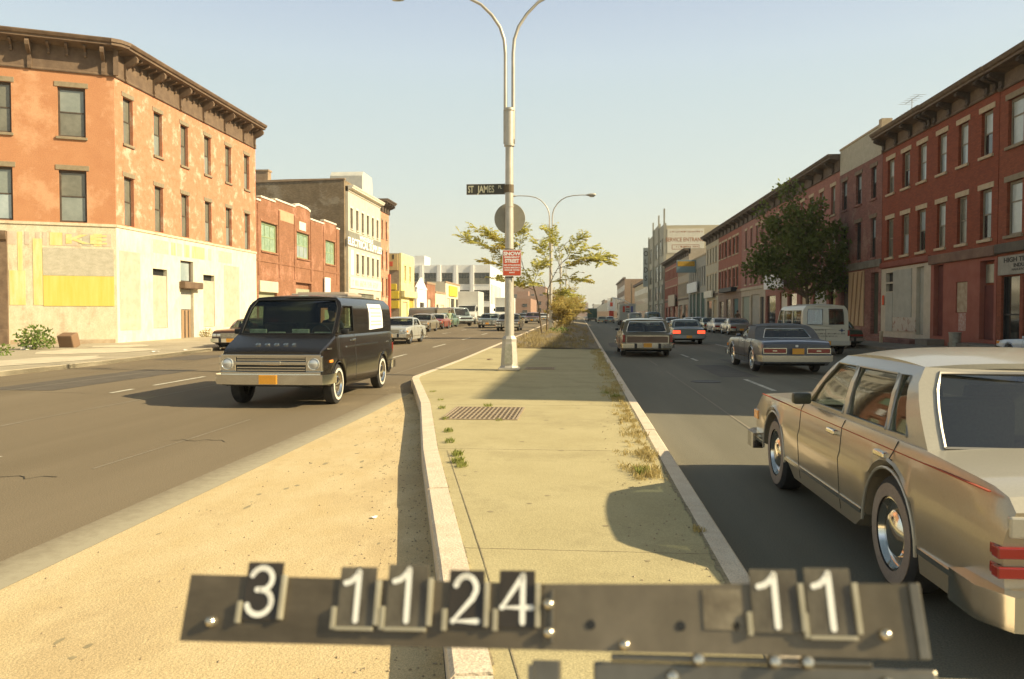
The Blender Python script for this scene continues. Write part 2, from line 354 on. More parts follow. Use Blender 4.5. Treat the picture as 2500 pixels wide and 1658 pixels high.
# lane dashes
dm = MB()
def dash(x0, y0, x1, y1, wd=.11):
    n = 6
    for i in range(n):
        if rr.random() < .08: continue
        a, b = i / n, (i + 1) / n - .004
        xa, ya, xb, yb = x0 + (x1 - x0) * a, y0 + (y1 - y0) * a, x0 + (x1 - x0) * b, y0 + (y1 - y0) * b
        dm.quad((xa - wd / 2, ya, .0065 + gz(xa, ya)), (xa + wd / 2, ya, .0065 + gz(xa, ya)), (xb + wd / 2, yb, .0065 + gz(xb, yb)), (xb - wd / 2, yb, .0065 + gz(xb, yb)))
dash(-9.62, 14.7, -9.8, 20.0); dash(-9.4, 5.0, -9.5, 8.2); dash(-6.62, 4.5, -6.57, 8.45)
for k in range(8): dash(-6.95, 27.8 + k * 9.2, -6.95, 31.3 + k * 9.2)
for k in range(6): dash(-10.1, 30 + k * 9.2, -10.1, 33.5 + k * 9.2)
for k in range(8): dash(4.08, 15.7 + 12.8 * k, 4.08, 20.3 + 12.8 * k)
for k in range(7): dash(7.4, 14.9 + 12.8 * k, 7.4, 19.2 + 12.8 * k)
tag(obj('lane_markings', dm, paint_w), kind='structure')
# worn patches, seams, drips and manholes in the asphalt
pm = MB(); rr = random.Random(12)
def rpatch(x0, x1, y0, y1, z=.0042):
    n = 9; L_ = [(x0 + rr.uniform(-.03, .03), y0 + (y1 - y0) * i / n) for i in range(n + 1)]; R_ = [(x1 + rr.uniform(-.03, .03), y0 + (y1 - y0) * i / n) for i in range(n + 1)]
    for i in range(n): pm.quad(*[(p[0], p[1], z + gz(*p)) for p in (L_[i], R_[i], R_[i + 1], L_[i + 1])])
for a in ((-12.9, -11.2, 16, 22.5), (-8.9, -7.7, 22, 30), (-15.2, -13.6, 27, 30), (-11.5, -10.4, 33, 40), (5.0, 6.4, 27.5, 29.5), (9.2, 11.2, 18, 26), (1.5, 2.6, 40, 52), (3.6, 4.6, 21, 26)): rpatch(*a)
tag(obj('asphalt_patches', pm, M('asphalt_patch_dark', (.085, .072, .052), (.12, .10, .075), sc=2, rough=.85, bump=.2, bsc=70, fine=.15)), kind='structure')
pm = MB()
for x, y0, y1, w_ in ((-8.35, 4, 60, .07), (-5.1, 6, 70, .05), (-12.2, 12, 60, .06), (2.35, 10, 60, .05), (5.9, 12, 70, .05), (9.8, 15, 60, .05), (-13.4, 10, 40, .04)):
    y = y0
    while y < y1:
        ln = rr.uniform(1.5, 4); d = rr.uniform(-.03, .03)
        if rr.random() < .8: pm.quad((x, y, .0048 + gz(x, y)), (x + w_ * rr.uniform(.4, 1), y, .0048 + gz(x, y)), (x + w_ * rr.uniform(.4, 1) + d, y + ln, .0048 + gz(x, y + ln)), (x + d, y + ln, .0048 + gz(x, y + ln)))
        x += d; y += ln
tag(obj('asphalt_seams', pm, M('seam_pale', (.22, .185, .13), (.27, .23, .17), sc=6, rough=.9)), kind='structure')
pm = MB()
for k in range(26):     # transverse cracks
    x = rr.choice((rr.uniform(-14, -5), rr.uniform(1.6, 12))); y = rr.uniform(7, 48); ln = rr.uniform(.5, 2.2); px_ = None
    for j in range(8):
        q_ = (x + ln * j / 8, y + rr.uniform(-.09, .09))
        if px_: pm.quad(*[(a, b, .0052 + gz(a, b)) for a, b in (px_, q_, (q_[0], q_[1] + .018), (px_[0], px_[1] + .018))])
        px_ = q_
tag(obj('asphalt_cracks', pm, M('crack_dark', (.035, .03, .02), rough=1)), kind='structure')
for x, y in ((-11.6, 25.5), (6.6, 30.5), (3.0, 19.5)):
    pm = MB(); pm.lathe([(.36, .001), (.36, .009), (.32, .011), (.31, .007), (.27, .007), (.26, .010), (0, .010)], 28); o = obj('manhole_cover', pm, M('iron_dark', (.06, .05, .04), (.09, .075, .055), sc=12, rough=.6, metal=.4), loc=(x, y, gz(x, y) + .002)); tag(o, {-7.6: 'iron manhole cover in the left roadway near us', -11.6: 'iron manhole cover left of the black van shadow', 6.6: 'iron manhole cover ahead of the blue coupe', 3.0: 'iron manhole cover in the lane beside the median'}[x], 'manhole cover')
# ================================================================ buildings
brown_t = M('brown_stone', (.16, .11, .07), (.24, .175, .11), sc=2.5, rough=.85, fine=.1)
brown_l = M('lintel_stone', (.23, .18, .11), (.30, .24, .155), sc=4, rough=.9, fine=.1)
dark_wood = M('window_frame_dark', (.06, .042, .028), (.10, .07, .045), sc=4, rough=.7)
cream_st = M('lintel_cream', (.44, .33, .20), (.53, .42, .27), sc=4, rough=.85, fine=.08)
frame_g = M('window_frame_grey', (.20, .17, .12), (.27, .23, .16), sc=4, rough=.7)
WC = {}
def window(root, s0, s1, z0, z1, st, thick=.28):
    """sash window: frame with meeting rail > pane, sill, lintel; meshes shared between equal windows"""
    w, h = round(s1 - s0, 2), round(z1 - z0, 2); key = (w, h, st['n'])
    if key not in WC:
        rc = st.get('rec', .14); f = st.get('f', .06); m = MB()
        m.box(-w / 2 + .002, -w / 2 + f, rc, rc + .07, .002, h - .002); m.box(w / 2 - f, w / 2 - .002, rc, rc + .07, .002, h - .002)
        m.box(-w / 2 + f, w / 2 - f, rc, rc + .07, .002, f); m.box(-w / 2 + f, w / 2 - f, rc, rc + .07, h - f * 1.3, h - .002)
        mid = st.get('mid', .5) * h
        m.box(-w / 2 + f, w / 2 - f, rc + .005, rc + .065, mid - .03, mid + .03)
        for k in range(1, st.get('cols', 1)):
            x = -w / 2 + w * k / st['cols']; m.box(x - .02, x + .02, rc + .01, rc + .06, f, h - f * 1.3)
        if st.get('in2'):   # inner storm frame seen as a light strip
            m.box(-w / 2 + f, -w / 2 + f + .05, rc + .03, rc + .07, f, mid)
        fr = m
        p = MB(); p.box(-w / 2 + f * .8, w / 2 - f * .8, rc + .045, rc + .055, mid, h - f, mi=0); p.box(-w / 2 + f * .8, w / 2 - f * .8, rc + .03, rc + .04, f * .8, mid, mi=1)
        si = MB(); e = st.get('ext', .08); si.box(-w / 2 - e, w / 2 + e, -.09, rc, -.13, -.002, bev=.012)
        li = MB(); lh = st.get('lh', .22); li.box(-w / 2 - e * 1.6, w / 2 + e * 1.6, -.035, .05, h + .002, h + lh, bev=.01)
        o1 = obj('window', fr, st['fm'], root); o2 = obj('pane', p, [st['up'][0], st['lo'][0]], o1); o3 = obj('sill', si, st['sm'], o1); o4 = obj('lintel', li, st['lm'], o1)
        WC[key] = (o1.data, o2.data, o3.data, o4.data)
        made = (o1, o2, o3, o4)
    else:
        a, b, c, d = WC[key]; o1 = inst('window', a, root); o2 = inst('pane', b, o1); o3 = inst('sill', c, o1) if not st.get('nosill') else None; o4 = inst('lintel', d, o1) if not st.get('nolintel') else None
        made = (o1, o2, o3, o4)
    if st.get('nosill') and made[2]: bpy.data.objects.remove(made[2])
    if st.get('nolintel') and made[3]: bpy.data.objects.remove(made[3])
    o1.location = ((s0 + s1) / 2, 0, z0)
    rnd = random.Random(int(s0 * 91 + z0 * 17 + len(st['n'])))
    for i, ch in enumerate((st['up'], st['lo'])):
        o2.material_slots[i].link = 'OBJECT'; o2.material_slots[i].material = rnd.choice(ch)
    return o1
def shell(root, L, H, depth, mat, thick=.28, roof=None, zt=None):
    m = MB(); m.box(.002, L - .002, thick + .002, depth, 0, (zt or H) - .05); obj('side_wall', m, mat, root)
    m = MB(); m.box(.25, L - .25, thick + .3, depth - .2, (zt or H) - .05, (zt or H) - .02); obj('roof', m, roof or M('roof_tar', (.05, .045, .04), (.08, .07, .06), rough=.95), root)
def facade(root, L, H, holes, mat, thick=.28, z0=0, name='wall', top=None):
    outer = top if top else [(0, z0), (L, z0), (L, H), (0, H)]
    m = MB(); m.panel(outer, [[(a, c), (b, c), (b, d), (a, d)] for a, b, c, d in holes], lambda u, v, s: (u, 0 if not s else thick, v))
    return obj(name, m, mat, root)
def fill(root, name, a, b, c, d, y, mat, th=.05, bev=0, label=None):
    m = MB(); m.box(a, b, y, y + th, c, d, bev=bev); o = obj(name, m, mat, root)
    if label: o['label'] = label
    return o
def brk_mesh(h, proj, w, mat, name='bracket'):
    m = MB(); m.prism([(0, 0), (-.10, 0), (-.14, h * .12), (-.10, h * .25), (-.13, h * .5), (-proj * .55, h * .62), (-proj * .8, h * .74), (-proj * .85, h * .86), (-proj * .7, h), (0, h)], -w / 2, w / 2, 'x')
    return m
BC = {}
def cornice(root, x0, x1, z0, z1, proj, brk, mat, small=0, end_ext=.0, dz=0):
    bm_ = M('bracket_dark', (.055, .038, .025), (.09, .062, .04), sc=4, rough=.8) if mat.name.startswith('cornice_brown') or mat.name.startswith('cornice_dark') else mat
    H = z1 - z0; m = MB()
    m.prism([(-.003, z0), (-.07, z0), (-.09, z0 + .05), (-.07, z0 + .10), (-.035, z0 + .13), (-.035, z1 - .42), (-proj * .45, z1 - .36), (-proj * .9, z1 - .30), (-proj * .9, z1 - .20), (-proj, z1 - .16), (-proj - .06, z1 - .05), (-proj - .06, z1 + dz), (.28, z1 + dz), (.28, z1 - .1), (-.003, z1 - .1)], x0 - end_ext, x1 + end_ext, 'x')
    o = obj('cornice', m, mat, root)
    for big, lst, hh, ww, pj in ((1, brk, H - .36, .24 if bm_ is not mat else .17, proj), (0, small or [], (H - .42) * .42, .11, proj * .75)):
        key = (big, round(hh, 2), round(pj, 2), mat.name)
        for s in lst:
            if key not in BC:
                q = obj('bracket', brk_mesh(hh, pj, ww, mat), bm_, o); BC[key] = q.data
            else: q = inst('bracket', BC[key], o)
            q.location = (s, -.036, z1 - .335 - hh)
    return o
def frange(a, b, n): return [a + (b - a) * i / (n - 1) for i in range(n)]
RX = 17.3
def rb(name, label, ynear, yfar, cat='building'):      # building on the right side: local x runs from far to near
    return thing(name, label, cat, (RX, yfar, 0), R(-90)), yfar - ynear
def lb(name, label, ynear, yfar, cat='building', x=-23.0):
    return thing(name, label, cat, (x, ynear, 0), R(90)), yfar - ynear
# ---------------------------------------------------------------- left corner building
orange = M('orange_stucco', (.43, .19, .085), (.49, .235, .11), sc=1.3, rough=.85, bump=.15, bsc=12, fine=.06, amt=.2, c3=(.56, .30, .16))
orange2 = M('orange_stucco_worn', (.46, .18, .085), (.55, .26, .15), sc=3.4, rough=.85, bump=.15, bsc=12, fine=.08, amt=.3, c3=(.60, .40, .28))
cream = M('cream_plaster', (.57, .49, .33), (.66, .59, .43), sc=4, rough=.85, bump=.15, bsc=9, fine=.06, c3=(.50, .40, .27), stretch=(1, 1, .55))
cor_m = M('cornice_paint', (.12, .075, .045), (.19, .125, .075), sc=2, rough=.75, fine=.1)
yellow = M('yellow_board', (.62, .47, .08), (.70, .55, .15), sc=1.6, rough=.7, stretch=(3, 3, .25), fine=.04, amt=.4)
yellow2 = M('yellow_faded', (.66, .52, .17), (.70, .60, .33), sc=2.5, rough=.8, stretch=(2, 2, .3), fine=.05)
greyb = M('grey_board', (.42, .38, .28), (.52, .47, .36), sc=3, rough=.85, fine=.12, stretch=(1, 1, 2))
greyc = M('grey_plaster', (.41, .36, .27), (.50, .45, .35), sc=2, rough=.85, fine=.08)
pinkp = M('faded_lettering', (.52, .40, .30), (.60, .50, .38), sc=4, rough=.85, fine=.1)
zc = MC.get
sA = dict(n='A', fm=dark_wood, sm=brown_l, lm=brown_l, up=[pane_m], lo=[pane_m, pane_m, pane_g], lh=.24, mid=.5)
sA2 = dict(sA, n='A2', rec=.16)
root = thing('corner_building', 'three storey orange stucco corner building with brown cornice and boarded cream ground floor', 'building', (-23, 37.8, 0), R(90))
L = 17.1; H = 13.4
wc = [(38.55 + 2.885 * k - 37.8, 39.43 + 2.885 * k - 37.8) for k in range(6)]
holes = [(a, b, 10.28, 12.62) for a, b in wc] + [(a, b, 6.16, 8.62) for a, b in wc]
facade(root, L, H, [h for h in holes], orange2, z0=6.07)
gh = [(3.35, 4.85, .9, 4.14), (6.33, 7.85, .16, 4.78), (9.1, 10.6, .9, 4.1)]
facade(root, L, 6.0, gh, M('cream_plaster_pale', (.64, .58, .43), (.72, .67, .53), sc=3, rough=.85, bump=.15, bsc=9, fine=.05, c3=(.60, .52, .38), stretch=(1, 1, .5)), name='ground_floor_wall')
fill(root, 'belt_course', -.0, L, 5.98, 6.10, -.05, cream, .34)
for a, b, c, d in holes: window(root, a, b, c, d, dict(sA2, nosill=(c < 7)))
# plan outline: corner angle between the two facades
fang = math.atan2(.436, .9); FD = Vector((-.9, -.436)).normalized(); FL = 15.0
def w2l(wx, wy): return (wy - 37.8, -(wx + 23))          # world -> local of the root
c1 = w2l(*(Vector((-23, 37.8)) + FD * FL)); off = Vector((-.436, .9)).normalized()
pts = []
fi = w2l(*(Vector((-23, 37.8)) + FD * .4 + Vector((-.436, .9)).normalized() * .30)); fo = w2l(*(Vector((-23, 37.8)) + FD * (FL - .01) + Vector((-.436, .9)).normalized() * .30))
m = MB(); poly = [(L - .01, .3), (fi[0] + .2, .302), fi, fo, (fo[0] + 11, fo[1] + 2), (L - .01, fo[1] + 2)]
m.prism(poly, 0, H - .1, 'z'); obj('side_wall', m, orange2, root)
m = MB(); m.prism([(p[0] * .98 + .1, p[1] * .98 + .3) for p in poly], H - .08, H + .3, 'z'); obj('roof', m, M('roof_tar', (.05, .045, .04), (.08, .07, .06), rough=.95), root)
for nm, a, b, c, d, mt in (('painted_panel', .25, 2.1, .85, 4.85, greyc), ('boarded_window', 3.36, 4.84, .92, 3.78, greyc), ('boarded_window', 9.11, 10.59, .92, 3.74, greyc), ('painted_panel', 11.95, 14.2, .85, 4.85, greyc)):
    fill(root, nm, a, b, c, d, -.015 if nm == 'painted_panel' else .05, mt, .02 if nm == 'painted_panel' else .06)
for a, b, c, d in ((3.36, 4.84, 3.79, 4.13), (9.11, 10.59, 3.75, 4.09)): fill(root, 'transom_opening', a, b, c, d, .22, black, .04)
for a, b, mt in ((3.4, 5.0, pinkp), (5.3, 5.8, yellow2), (6.0, 6.5, pinkp), (6.8, 7.4, yellow2), (7.7, 9.3, yellow2), (9.8, 10.2, pinkp), (11.2, 13.1, pinkp)): fill(root, 'faded_lettering', a, b, 5.0, 5.72, -.008, mt, .012)
dr = fill(root, 'door', 6.36, 7.82, .16, 1.93, .20, M('door_wood', (.28, .17, .09), (.36, .24, .13), sc=3, stretch=(6, 6, .4)), .05)
for s in (6.62, 7.08, 7.5): fill(dr, 'plank', s, s + .14, .18, 1.9, .185, dark_wood, .02)
fill(root, 'door_panel', 6.36, 7.82, 1.96, 3.12, .16, M('grey_sheet', (.42, .43, .40), (.5, .5, .46), rough=.6), .05)
fill(root, 'door_canopy', 6.15, 8.35, 3.16, 3.55, -.38, cor_m, .55, bev=.04)
fw = fill(root, 'fanlight', 6.5, 7.7, 3.64, 4.72, .2, pane_s, .03); m = MB(); m.box(6.36, 7.82, .15, .25, 3.56, 3.62); m.box(6.36, 6.5, .15, .25, 3.62, 4.76); m.box(7.7, 7.82, .15, .25, 3.62, 4.76); obj('fanlight_frame', m, dark_wood, root)
cornice(root, 0, L, 13.36, 14.98, .85, [.9, 3.6, 6.45, 9.25, 12.15, 15.0, 16.8], cor_m, small=[.9 + .7 * k for k in range(23) if k % 4], end_ext=.0)
# facade facing the corner (its own local frame under the root)
def sub_at(root, p, ang):     # matrix placing a local frame inside the root
    return Matrix.Translation((p[0], p[1], 0)) @ Matrix.Rotation(ang, 4, 'Z')
fl = w2l(*(Vector((-23, 37.8)) + FD * FL)); FM = sub_at(root, fl, fang - R(90))
mark = set(root.children)
holes2 = [(FL - b, FL - a, c, d) for a, b in ((1.27, 2.47), (4.40, 5.6), (7.5, 8.7), (10.6, 11.8)) for c, d in ((10.27, 12.66), (6.14, 8.66))]
facade(root, FL, H, holes2, orange, z0=6.07)
facade(root, FL, 6.0, [], cream, name='ground_floor_wall')
fill(root, 'belt_course', 0, FL + .03, 5.975, 6.105, -.055, cream, .34)
sF = dict(sA, n='F', rec=.12, f=.09, up=[pane_m, pane_g], lo=[pane_g, pane_m, pane_s])
for h in holes2: window(root, *h, dict(sF, nosill=(h[2] < 7)))
F = lambda a, b: (FL - b, FL - a)
fill(root, 'painted_panel', *F(.12, 3.2), 3.54, 4.88, -.02, greyb, .025); fill(root, 'painted_panel', *F(.12, 3.2), 2.06, 3.53, -.024, yellow, .03, label='bright yellow board low on the corner wall')
fill(root, 'painted_panel', *F(3.22, 3.62), 2.1, 5.3, -.016, yellow2, .02); fill(root, 'painted_panel', *F(3.95, 4.62), 2.1, 3.75, -.016, yellow2, .02); fill(root, 'painted_panel', *F(4.05, 4.25), 3.76, 5.6, -.014, yellow2, .02)
for a, b, mt in ((.22, .62, pinkp), (.64, 1.0, yellow2), (1.7, 2.35, pinkp), (2.36, 2.9, yellow2), (3.0, 3.2, pinkp), (3.3, 3.5, pinkp), (3.75, 3.95, pinkp), (4.3, 4.7, pinkp), (1.1, 1.5, greyc)):
    fill(root, 'faded_lettering', *F(a, b), 5.0, 5.62, -.012, mt, .014)
text('faded_lettering', 'KE', .62, yellow2, root, (FL - 1.35, -.02, 5.3), (R(90), 0, 0), sx=2.6, bold=.02)
fill(root, 'baseboard_stain', *F(.1, 4.6), .1, .42, -.01, M('base_dirt', (.40, .29, .18), (.5, .4, .27), sc=3), .02)
m = MB(); m.prism([(-.02, .15), (-.30, .15), (-.30, .9), (-.22, .95), (-.22, 5.1), (-.34, 5.2), (-.42, 5.45), (-.42, 5.6), (-.02, 5.6)], FL - 5.25, FL - 4.66, 'x'); obj('pilaster', m, cor_m, root)
fill(root, 'shopfront', FL - 9, FL - 5.4, .3, 5.2, -.03, M('shopfront_brown', (.2, .12, .08), (.28, .18, .12)), .06)
cornice(root, 0, FL, 13.36, 14.98, .85, [FL - .45, FL - 3.6, FL - 6.7, FL - 9.8, FL - 12.9], cor_m, small=[FL - .45 - .78 * k for k in range(1, 18) if k % 4], end_ext=.0, dz=-.004)
for o in root.children:
    if o not in mark: o.matrix_basis = FM @ o.matrix_basis
m = MB(); pr = .88; a = Vector((-.0, -.92)); b = Vector(w2l(*(Vector((-23, 37.8)) + Vector((.436, -.9)).normalized() * .92)))   # mitre of the cornice at the corner
m.prism([(0, 0), (a.x, a.y), ((a.x + b.x) * .5 - .10, (a.y + b.y) * .5 - .07), (b.x, b.y)], 14.80, 14.975, 'z'); m.prism([(0, 0), (a.x, a.y * .93), ((a.x + b.x) * .48 - .08, (a.y + b.y) * .48 - .06), (b.x * .93, b.y * .93)], 14.66, 14.799, 'z')
m.prism([(0, 0), (0, -.2), (-.1, -.3), (b.x * .25, b.y * .25)], 13.4, 14.66, 'z')
obj('cornice_corner', m, cor_m, root)
# ---------------------------------------------------------------- brick garage with green windows
brick_l = M('brick_orange', (.26, .11, .052), (.32, .15, .078), sc=1.5, rough=.9, mode='brick', amt=.3, fine=.05, c3=(.42, .2, .12))
limest = M('coping_white', (.70, .62, .48), (.78, .72, .6), sc=3)
green_fr = M('window_frame_green', (.26, .33, .17), (.33, .40, .22), sc=5, rough=.7)
green_pn = M('pane_green', (.22, .32, .22), (.36, .46, .33), sc=3, rough=.15, spec=.7)
root, L = lb('brick_garage', 'two storey red brick garage with green windows and white stepped coping', 54.95, 74.5)
wz = [(.9, 3.9), (8.1, 11.05), (15.4, 18.2)]
hs = [(a, b, 6.3, 8.42) for a, b in wz] + [(.35, 3.8, .1, 4.15), (7.8, 11.55, .1, 4.3), (15.0, 17.6, .1, 2.6)]
top = [(0, 0), (L, 0), (L, 9.75), (18.5, 9.75), (18.5, 10.05), (14.9, 10.08), (14.9, 9.75), (11.3, 9.75), (11.3, 10.35), (10.5, 10.5), (8.5, 10.55), (7.7, 10.4), (7.7, 10.3), (3.5, 10.3), (3.5, 10.1), (.75, 10.1), (.75, 9.8), (0, 9.8)]
facade(root, L, 9.8, hs, brick_l, top=top); shell(root, L, 9.6, 22, brick_l)
m = MB()
for a, b, z in ((0, .75, 9.8), (.75, 3.5, 10.1), (3.5, 7.7, 10.3), (11.3, 14.9, 9.75), (14.9, 18.5, 10.07), (18.5, L, 9.75)): m.box(a, b, -.06, .3, z, z + .13)
m.prism([(7.7, 10.4), (8.5, 10.55), (10.5, 10.5), (11.3, 10.35), (11.3, 10.52), (10.5, 10.68), (8.5, 10.73), (7.7, 10.57)], -.06, .3, 'y')
obj('coping', m, limest, root)
sG = dict(n='G', fm=green_fr, sm=brick_l, lm=brick_l, up=[green_pn], lo=[green_pn, pane_s], cols=3, f=.12, lh=.16)
for h in hs[:3]: window(root, *h, sG)
pan = MB()
for x in (.35, 4.3, 7.6, 11.5, 14.9, 18.7):
    pan.box(x - .14, x + .14, -.05, .0 - .002, 4.5, 9.6)
pan.box(0.02, L - .02, -.04, -.003, 5.5, 5.62); obj('pilaster', pan, brick_l, root)
for a, b, c, d in hs[3:]:
    fill(root, 'door', a + .02, b - .02, .12, d - .5, .2, M('garage_door', (.30, .32, .20), (.38, .38, .26), sc=3, stretch=(1, 1, 8)), .05)
fill(root, 'shutter_box', .37, 3.78, 3.3, 4.12, -.12, M('shutter_grey', (.50, .46, .34), (.58, .53, .41)), .35, bev=.03)
fill(root, 'name_plaque', 8.66, 10.2, 8.62, 9.3, -.03, limest, .04); fill(root, 'lettering_panel', 4.2, 7.4, 8.9, 9.7, -.02, M('pale_brick', (.52, .3, .17), (.57, .36, .22)), .025)
fill(root, 'wall_sign', 14.5, 15.95, 3.35, 5.0, -.25, M('sign_white', (.85, .84, .80), (.8, .79, .74)), .12, label='blank white box sign on the brick garage')
# ---------------------------------------------------------------- white loft building, brown side wall
side_br = M('brick_dun', (.20, .145, .085), (.27, .20, .12), sc=1.2, rough=.95, mode='brick', fine=.16, bsc=20, c3=(.33, .27, .19))
white_b = M('white_facade', (.52, .47, .36), (.60, .55, .44), sc=1.2, rough=.85, fine=.05, c3=(.60, .52, .40))
root, L = lb('white_loft_building', 'four storey white loft with long dun brick side wall and electrical supplies lettering', 77.4, 90.2)
tw = [.8 + 2.04 * k for k in range(6)]
hs = [(a, a + .85, 10.3, 12.35) for a in tw] + [(a, a + .9, 5.9, 7.9) for a in tw[1:]] + [(1.3, 2.6, .3, 3.6), (3.4, 9.6, 1.2, 3.9), (10.6, 12, .3, 3.6)]
facade(root, L, 13.9, hs, white_b)
m = MB(); m.prism([(.29, 0), (.29, 14.95), (6, 14.92), (31, 14.3), (31, 0)], -.35, L, 'x'); obj('side_wall', m, side_br, root)
m = MB(); m.prism([(.2, 14.98), (.2, 15.1), (6, 15.07), (31, 14.45), (31, 14.3)], -.42, -.05, 'x'); obj('coping', m, M('coping_brown', (.30, .2, .12), (.4, .28, .17)), root)
for y, hh in ((8.0, 1.1), (26.5, 1.0)):
    m = MB(); m.box(-.3, .5, y, y + 1.3, 14.3, 14.95 + hh, bev=.05); m.box(-.36, .56, y - .06, y + 1.36, 14.8 + hh, 14.98 + hh); obj('chimney', m, M('coping_brown', (.30, .2, .12)), root)
for h in hs[:11]: window(root, *h, dict(sA, n='W', fm=dark_wood, sm=white_b, lm=limest, up=[pane_m, pane_d], lo=[pane_d], f=.08))
fill(root, 'white_banner', .85, 1.7, 5.7, 8.2, -.03, M('sign_white', (.85, .84, .80)), .04)
sg = fill(root, 'sign_band', .05, L - .05, 8.5, 10.0, -.05, M('sign_band_grey', (.20, .19, .15), (.26, .25, .20), sc=3), .06)
tw_ = M('letter_white', (.85, .83, .76), fine=0)
text('lettering', 'WHOLESALE', .62, tw_, sg, (6.6, -.055, 9.66), (R(90), 0, 0), sx=1.5, bold=.025); text('lettering', 'ELECTRICAL SUPPLIES', 1.02, tw_, sg, (L / 2, -.055, 8.97), (R(90), 0, 0), sx=1.36, bold=.035)
sg = fill(root, 'sign_board', .3, L - .1, 4.35, 5.45, -.1, M('sign_cream', (.72, .66, .52), (.78, .72, .58)), .12)
scribble(sg, 1.2, L - 1, 4.9, .6, -.104, M('letter_pink', (.66, .45, .33), fine=0), 5)
for a, b, c, d in hs[11:]: fill(root, 'shop_window', a + .02, b - .02, c + .02, d - .02, .15, pane_m if b - a > 3 else M('shutter_tan', (.5, .4, .24), (.6, .5, .32), stretch=(1, 1, 9)), .05)
cornice(root, 0, L, 13.9, 14.5, .5, [], limest)
m = MB(); m.prism([(8.4, 14.5), (8.4, 16.9), (8.9, 17.4), (12.4, 17.3), (L - .1, 16.6), (L - .1, 14.5)], .9, 4.5, 'y'); obj('roof_house', m, M('zinc', (.50, .49, .44), (.6, .58, .5), rough=.5), root)
# ---------------------------------------------------------------- pink narrow building with dark cornice
pink_b = M('pink_brick', (.50, .22, .12), (.60, .30, .18), sc=2, rough=.9, mode='brick', c3=(.64, .42, .28))
root, L = lb('narrow_brick_building', 'narrow four storey pink brick building with heavy dark cornice beside the white loft', 90.25, 94.2)
hs = [(.35, 1.1, z, z + 2) for z in (10.6, 7.1, 3.9)] + [(2.3, 3.1, z, z + 2) for z in (10.6, 7.1, 3.9)]
facade(root, L, 14, hs, pink_b); shell(root, L, 14, 14, pink_b)
for h in hs: window(root, *h, dict(sA, n='P', up=[pane_d], lo=[pane_d]))
cornice(root, 0, L, 13.6, 15, .9, [.2, 1.5, 2.7, 3.8], M('cornice_dark', (.09, .065, .045), (.14, .1, .07)), end_ext=.25)
fill(root, 'downpipe', 3.3, 3.6, .2, 6.5, -.3, M('pipe_red', (.55, .14, .08)), .25)
# ---------------------------------------------------------------- yellow building after the gap
yel_b = M('yellow_facade', (.72, .62, .24), (.76, .68, .36), sc=1.5, rough=.8)
root, L = lb('yellow_building', 'two storey pale yellow building with yellow shop signs on its brick side wall', 100.6, 108.6)
hs = [(1.9, 2.9, 6.1, 8.1), (4.9, 5.9, 6.1, 8.1), (.8, 3.8, .3, 3.4), (4.8, 7.6, .3, 3.9)]
facade(root, L, 9.6, hs, yel_b); shell(root, L, 9.6, 14, M('brick_taupe', (.36, .27, .18), (.44, .34, .23), sc=2, mode='brick'))
for h in hs[:2]: window(root, *h, dict(sA, n='Y', fm=cream_st, lm=yel_b, sm=yel_b, up=[pane_m], lo=[pane_m]))
fill(root, 'shop_window', .82, 3.78, .32, 3.38, .15, M('shutter_tan', (.5, .4, .24)), .04); fill(root, 'shop_window', 4.82, 7.58, .32, 3.88, .15, M('shop_yellow', (.55, .36, .05), (.45, .28, .04)), .04)
fill(root, 'awning', -.1, L, 3.95, 4.8, -.5, yel_b, .5, bev=.05)
ysign = M('sign_yellow', (.78, .60, .05), (.70, .52, .04))
for y, z, hh, ww in ((.6, 4.9, .75, 2.2), (.3, 3.75, 1.0, 3.0), (.3, 2.5, 1.0, 3.0)):
    m = MB(); m.box(-.16, -.005, y, y + ww, z, z + hh, bev=.02); o = obj('wall_sign', m, ysign, root)
m = MB(); m.box(-.14, -.006, .4, 2.2, 7.4, 9.5); o = obj('wall_sign', m, M('sign_ochre', (.68, .50, .22), (.6, .44, .2)), root)
for y0, y1, z0, z1, mt in ((.9, 1.1, 8.8, 9.4, 'k'), (1.6, 1.8, 8.8, 9.4, 'k'), (1.05, 1.5, 7.9, 8.5, 'r')):
    m = MB(); m.box(-.16, -.141, y0, y1, z0, z1, bev=.008); obj('sign_mark', m, black if mt == 'k' else M('mark_red', (.7, .12, .05)), o)
# ---------------------------------------------------------------- low shops further up the left side
def lowshop(name, label, y0, y1, h, mat, doors, gable=False, x=-23, sign=None):
    root, L = lb(name, label, y0, y1, x=x)
    top = [(0, 0), (L, 0), (L, h), (L * .5, h + 1.5), (0, h)] if gable else None
    facade(root, L, h, [(L * a, L * b, .3, h * .62) for a, b in doors], mat, top=top); shell(root, L, h, 11, mat)
    for a, b in doors: fill(root, 'shop_window', L * a + .02, L * b - .02, .32, h * .62 - .02, .12, random.Random(int(y0 + a * 9)).choice([pane_d, dark_wood, M('shutter_grey', (.50, .46, .34))]), .04)
    fill(root, 'coping', -.02, L + .02, h - .25, h - .02 if gable else h + .05, -.08, M('coping_brown', (.30, .2, .12)) if not gable else mat, .2)
    if sign: fill(root, 'shop_sign', L * .2, L * .75, h * .68, h * .92, -.2, sign, .15)
    return root
lowshop('gabled_shop', 'small white shop with gabled parapet next to the yellow building', 110.3, 117.5, 5.6, M('white_paint', (.82, .80, .74)), [(.3, .75)], gable=True)
lowshop('brick_shop', 'low orange brick shop with dark doorway beyond the white gabled shop', 117.6, 124.5, 6.6, M('brick_orange', (.4, .2, .1)), [(.1, .5)])
lowshop('plain_shop', 'low cream shop with grey doors between the brick shop and the shop with ochre sign', 124.6, 134, 5.4, M('cream_paint', (.66, .58, .42)), [(.1, .3), (.5, .85)])
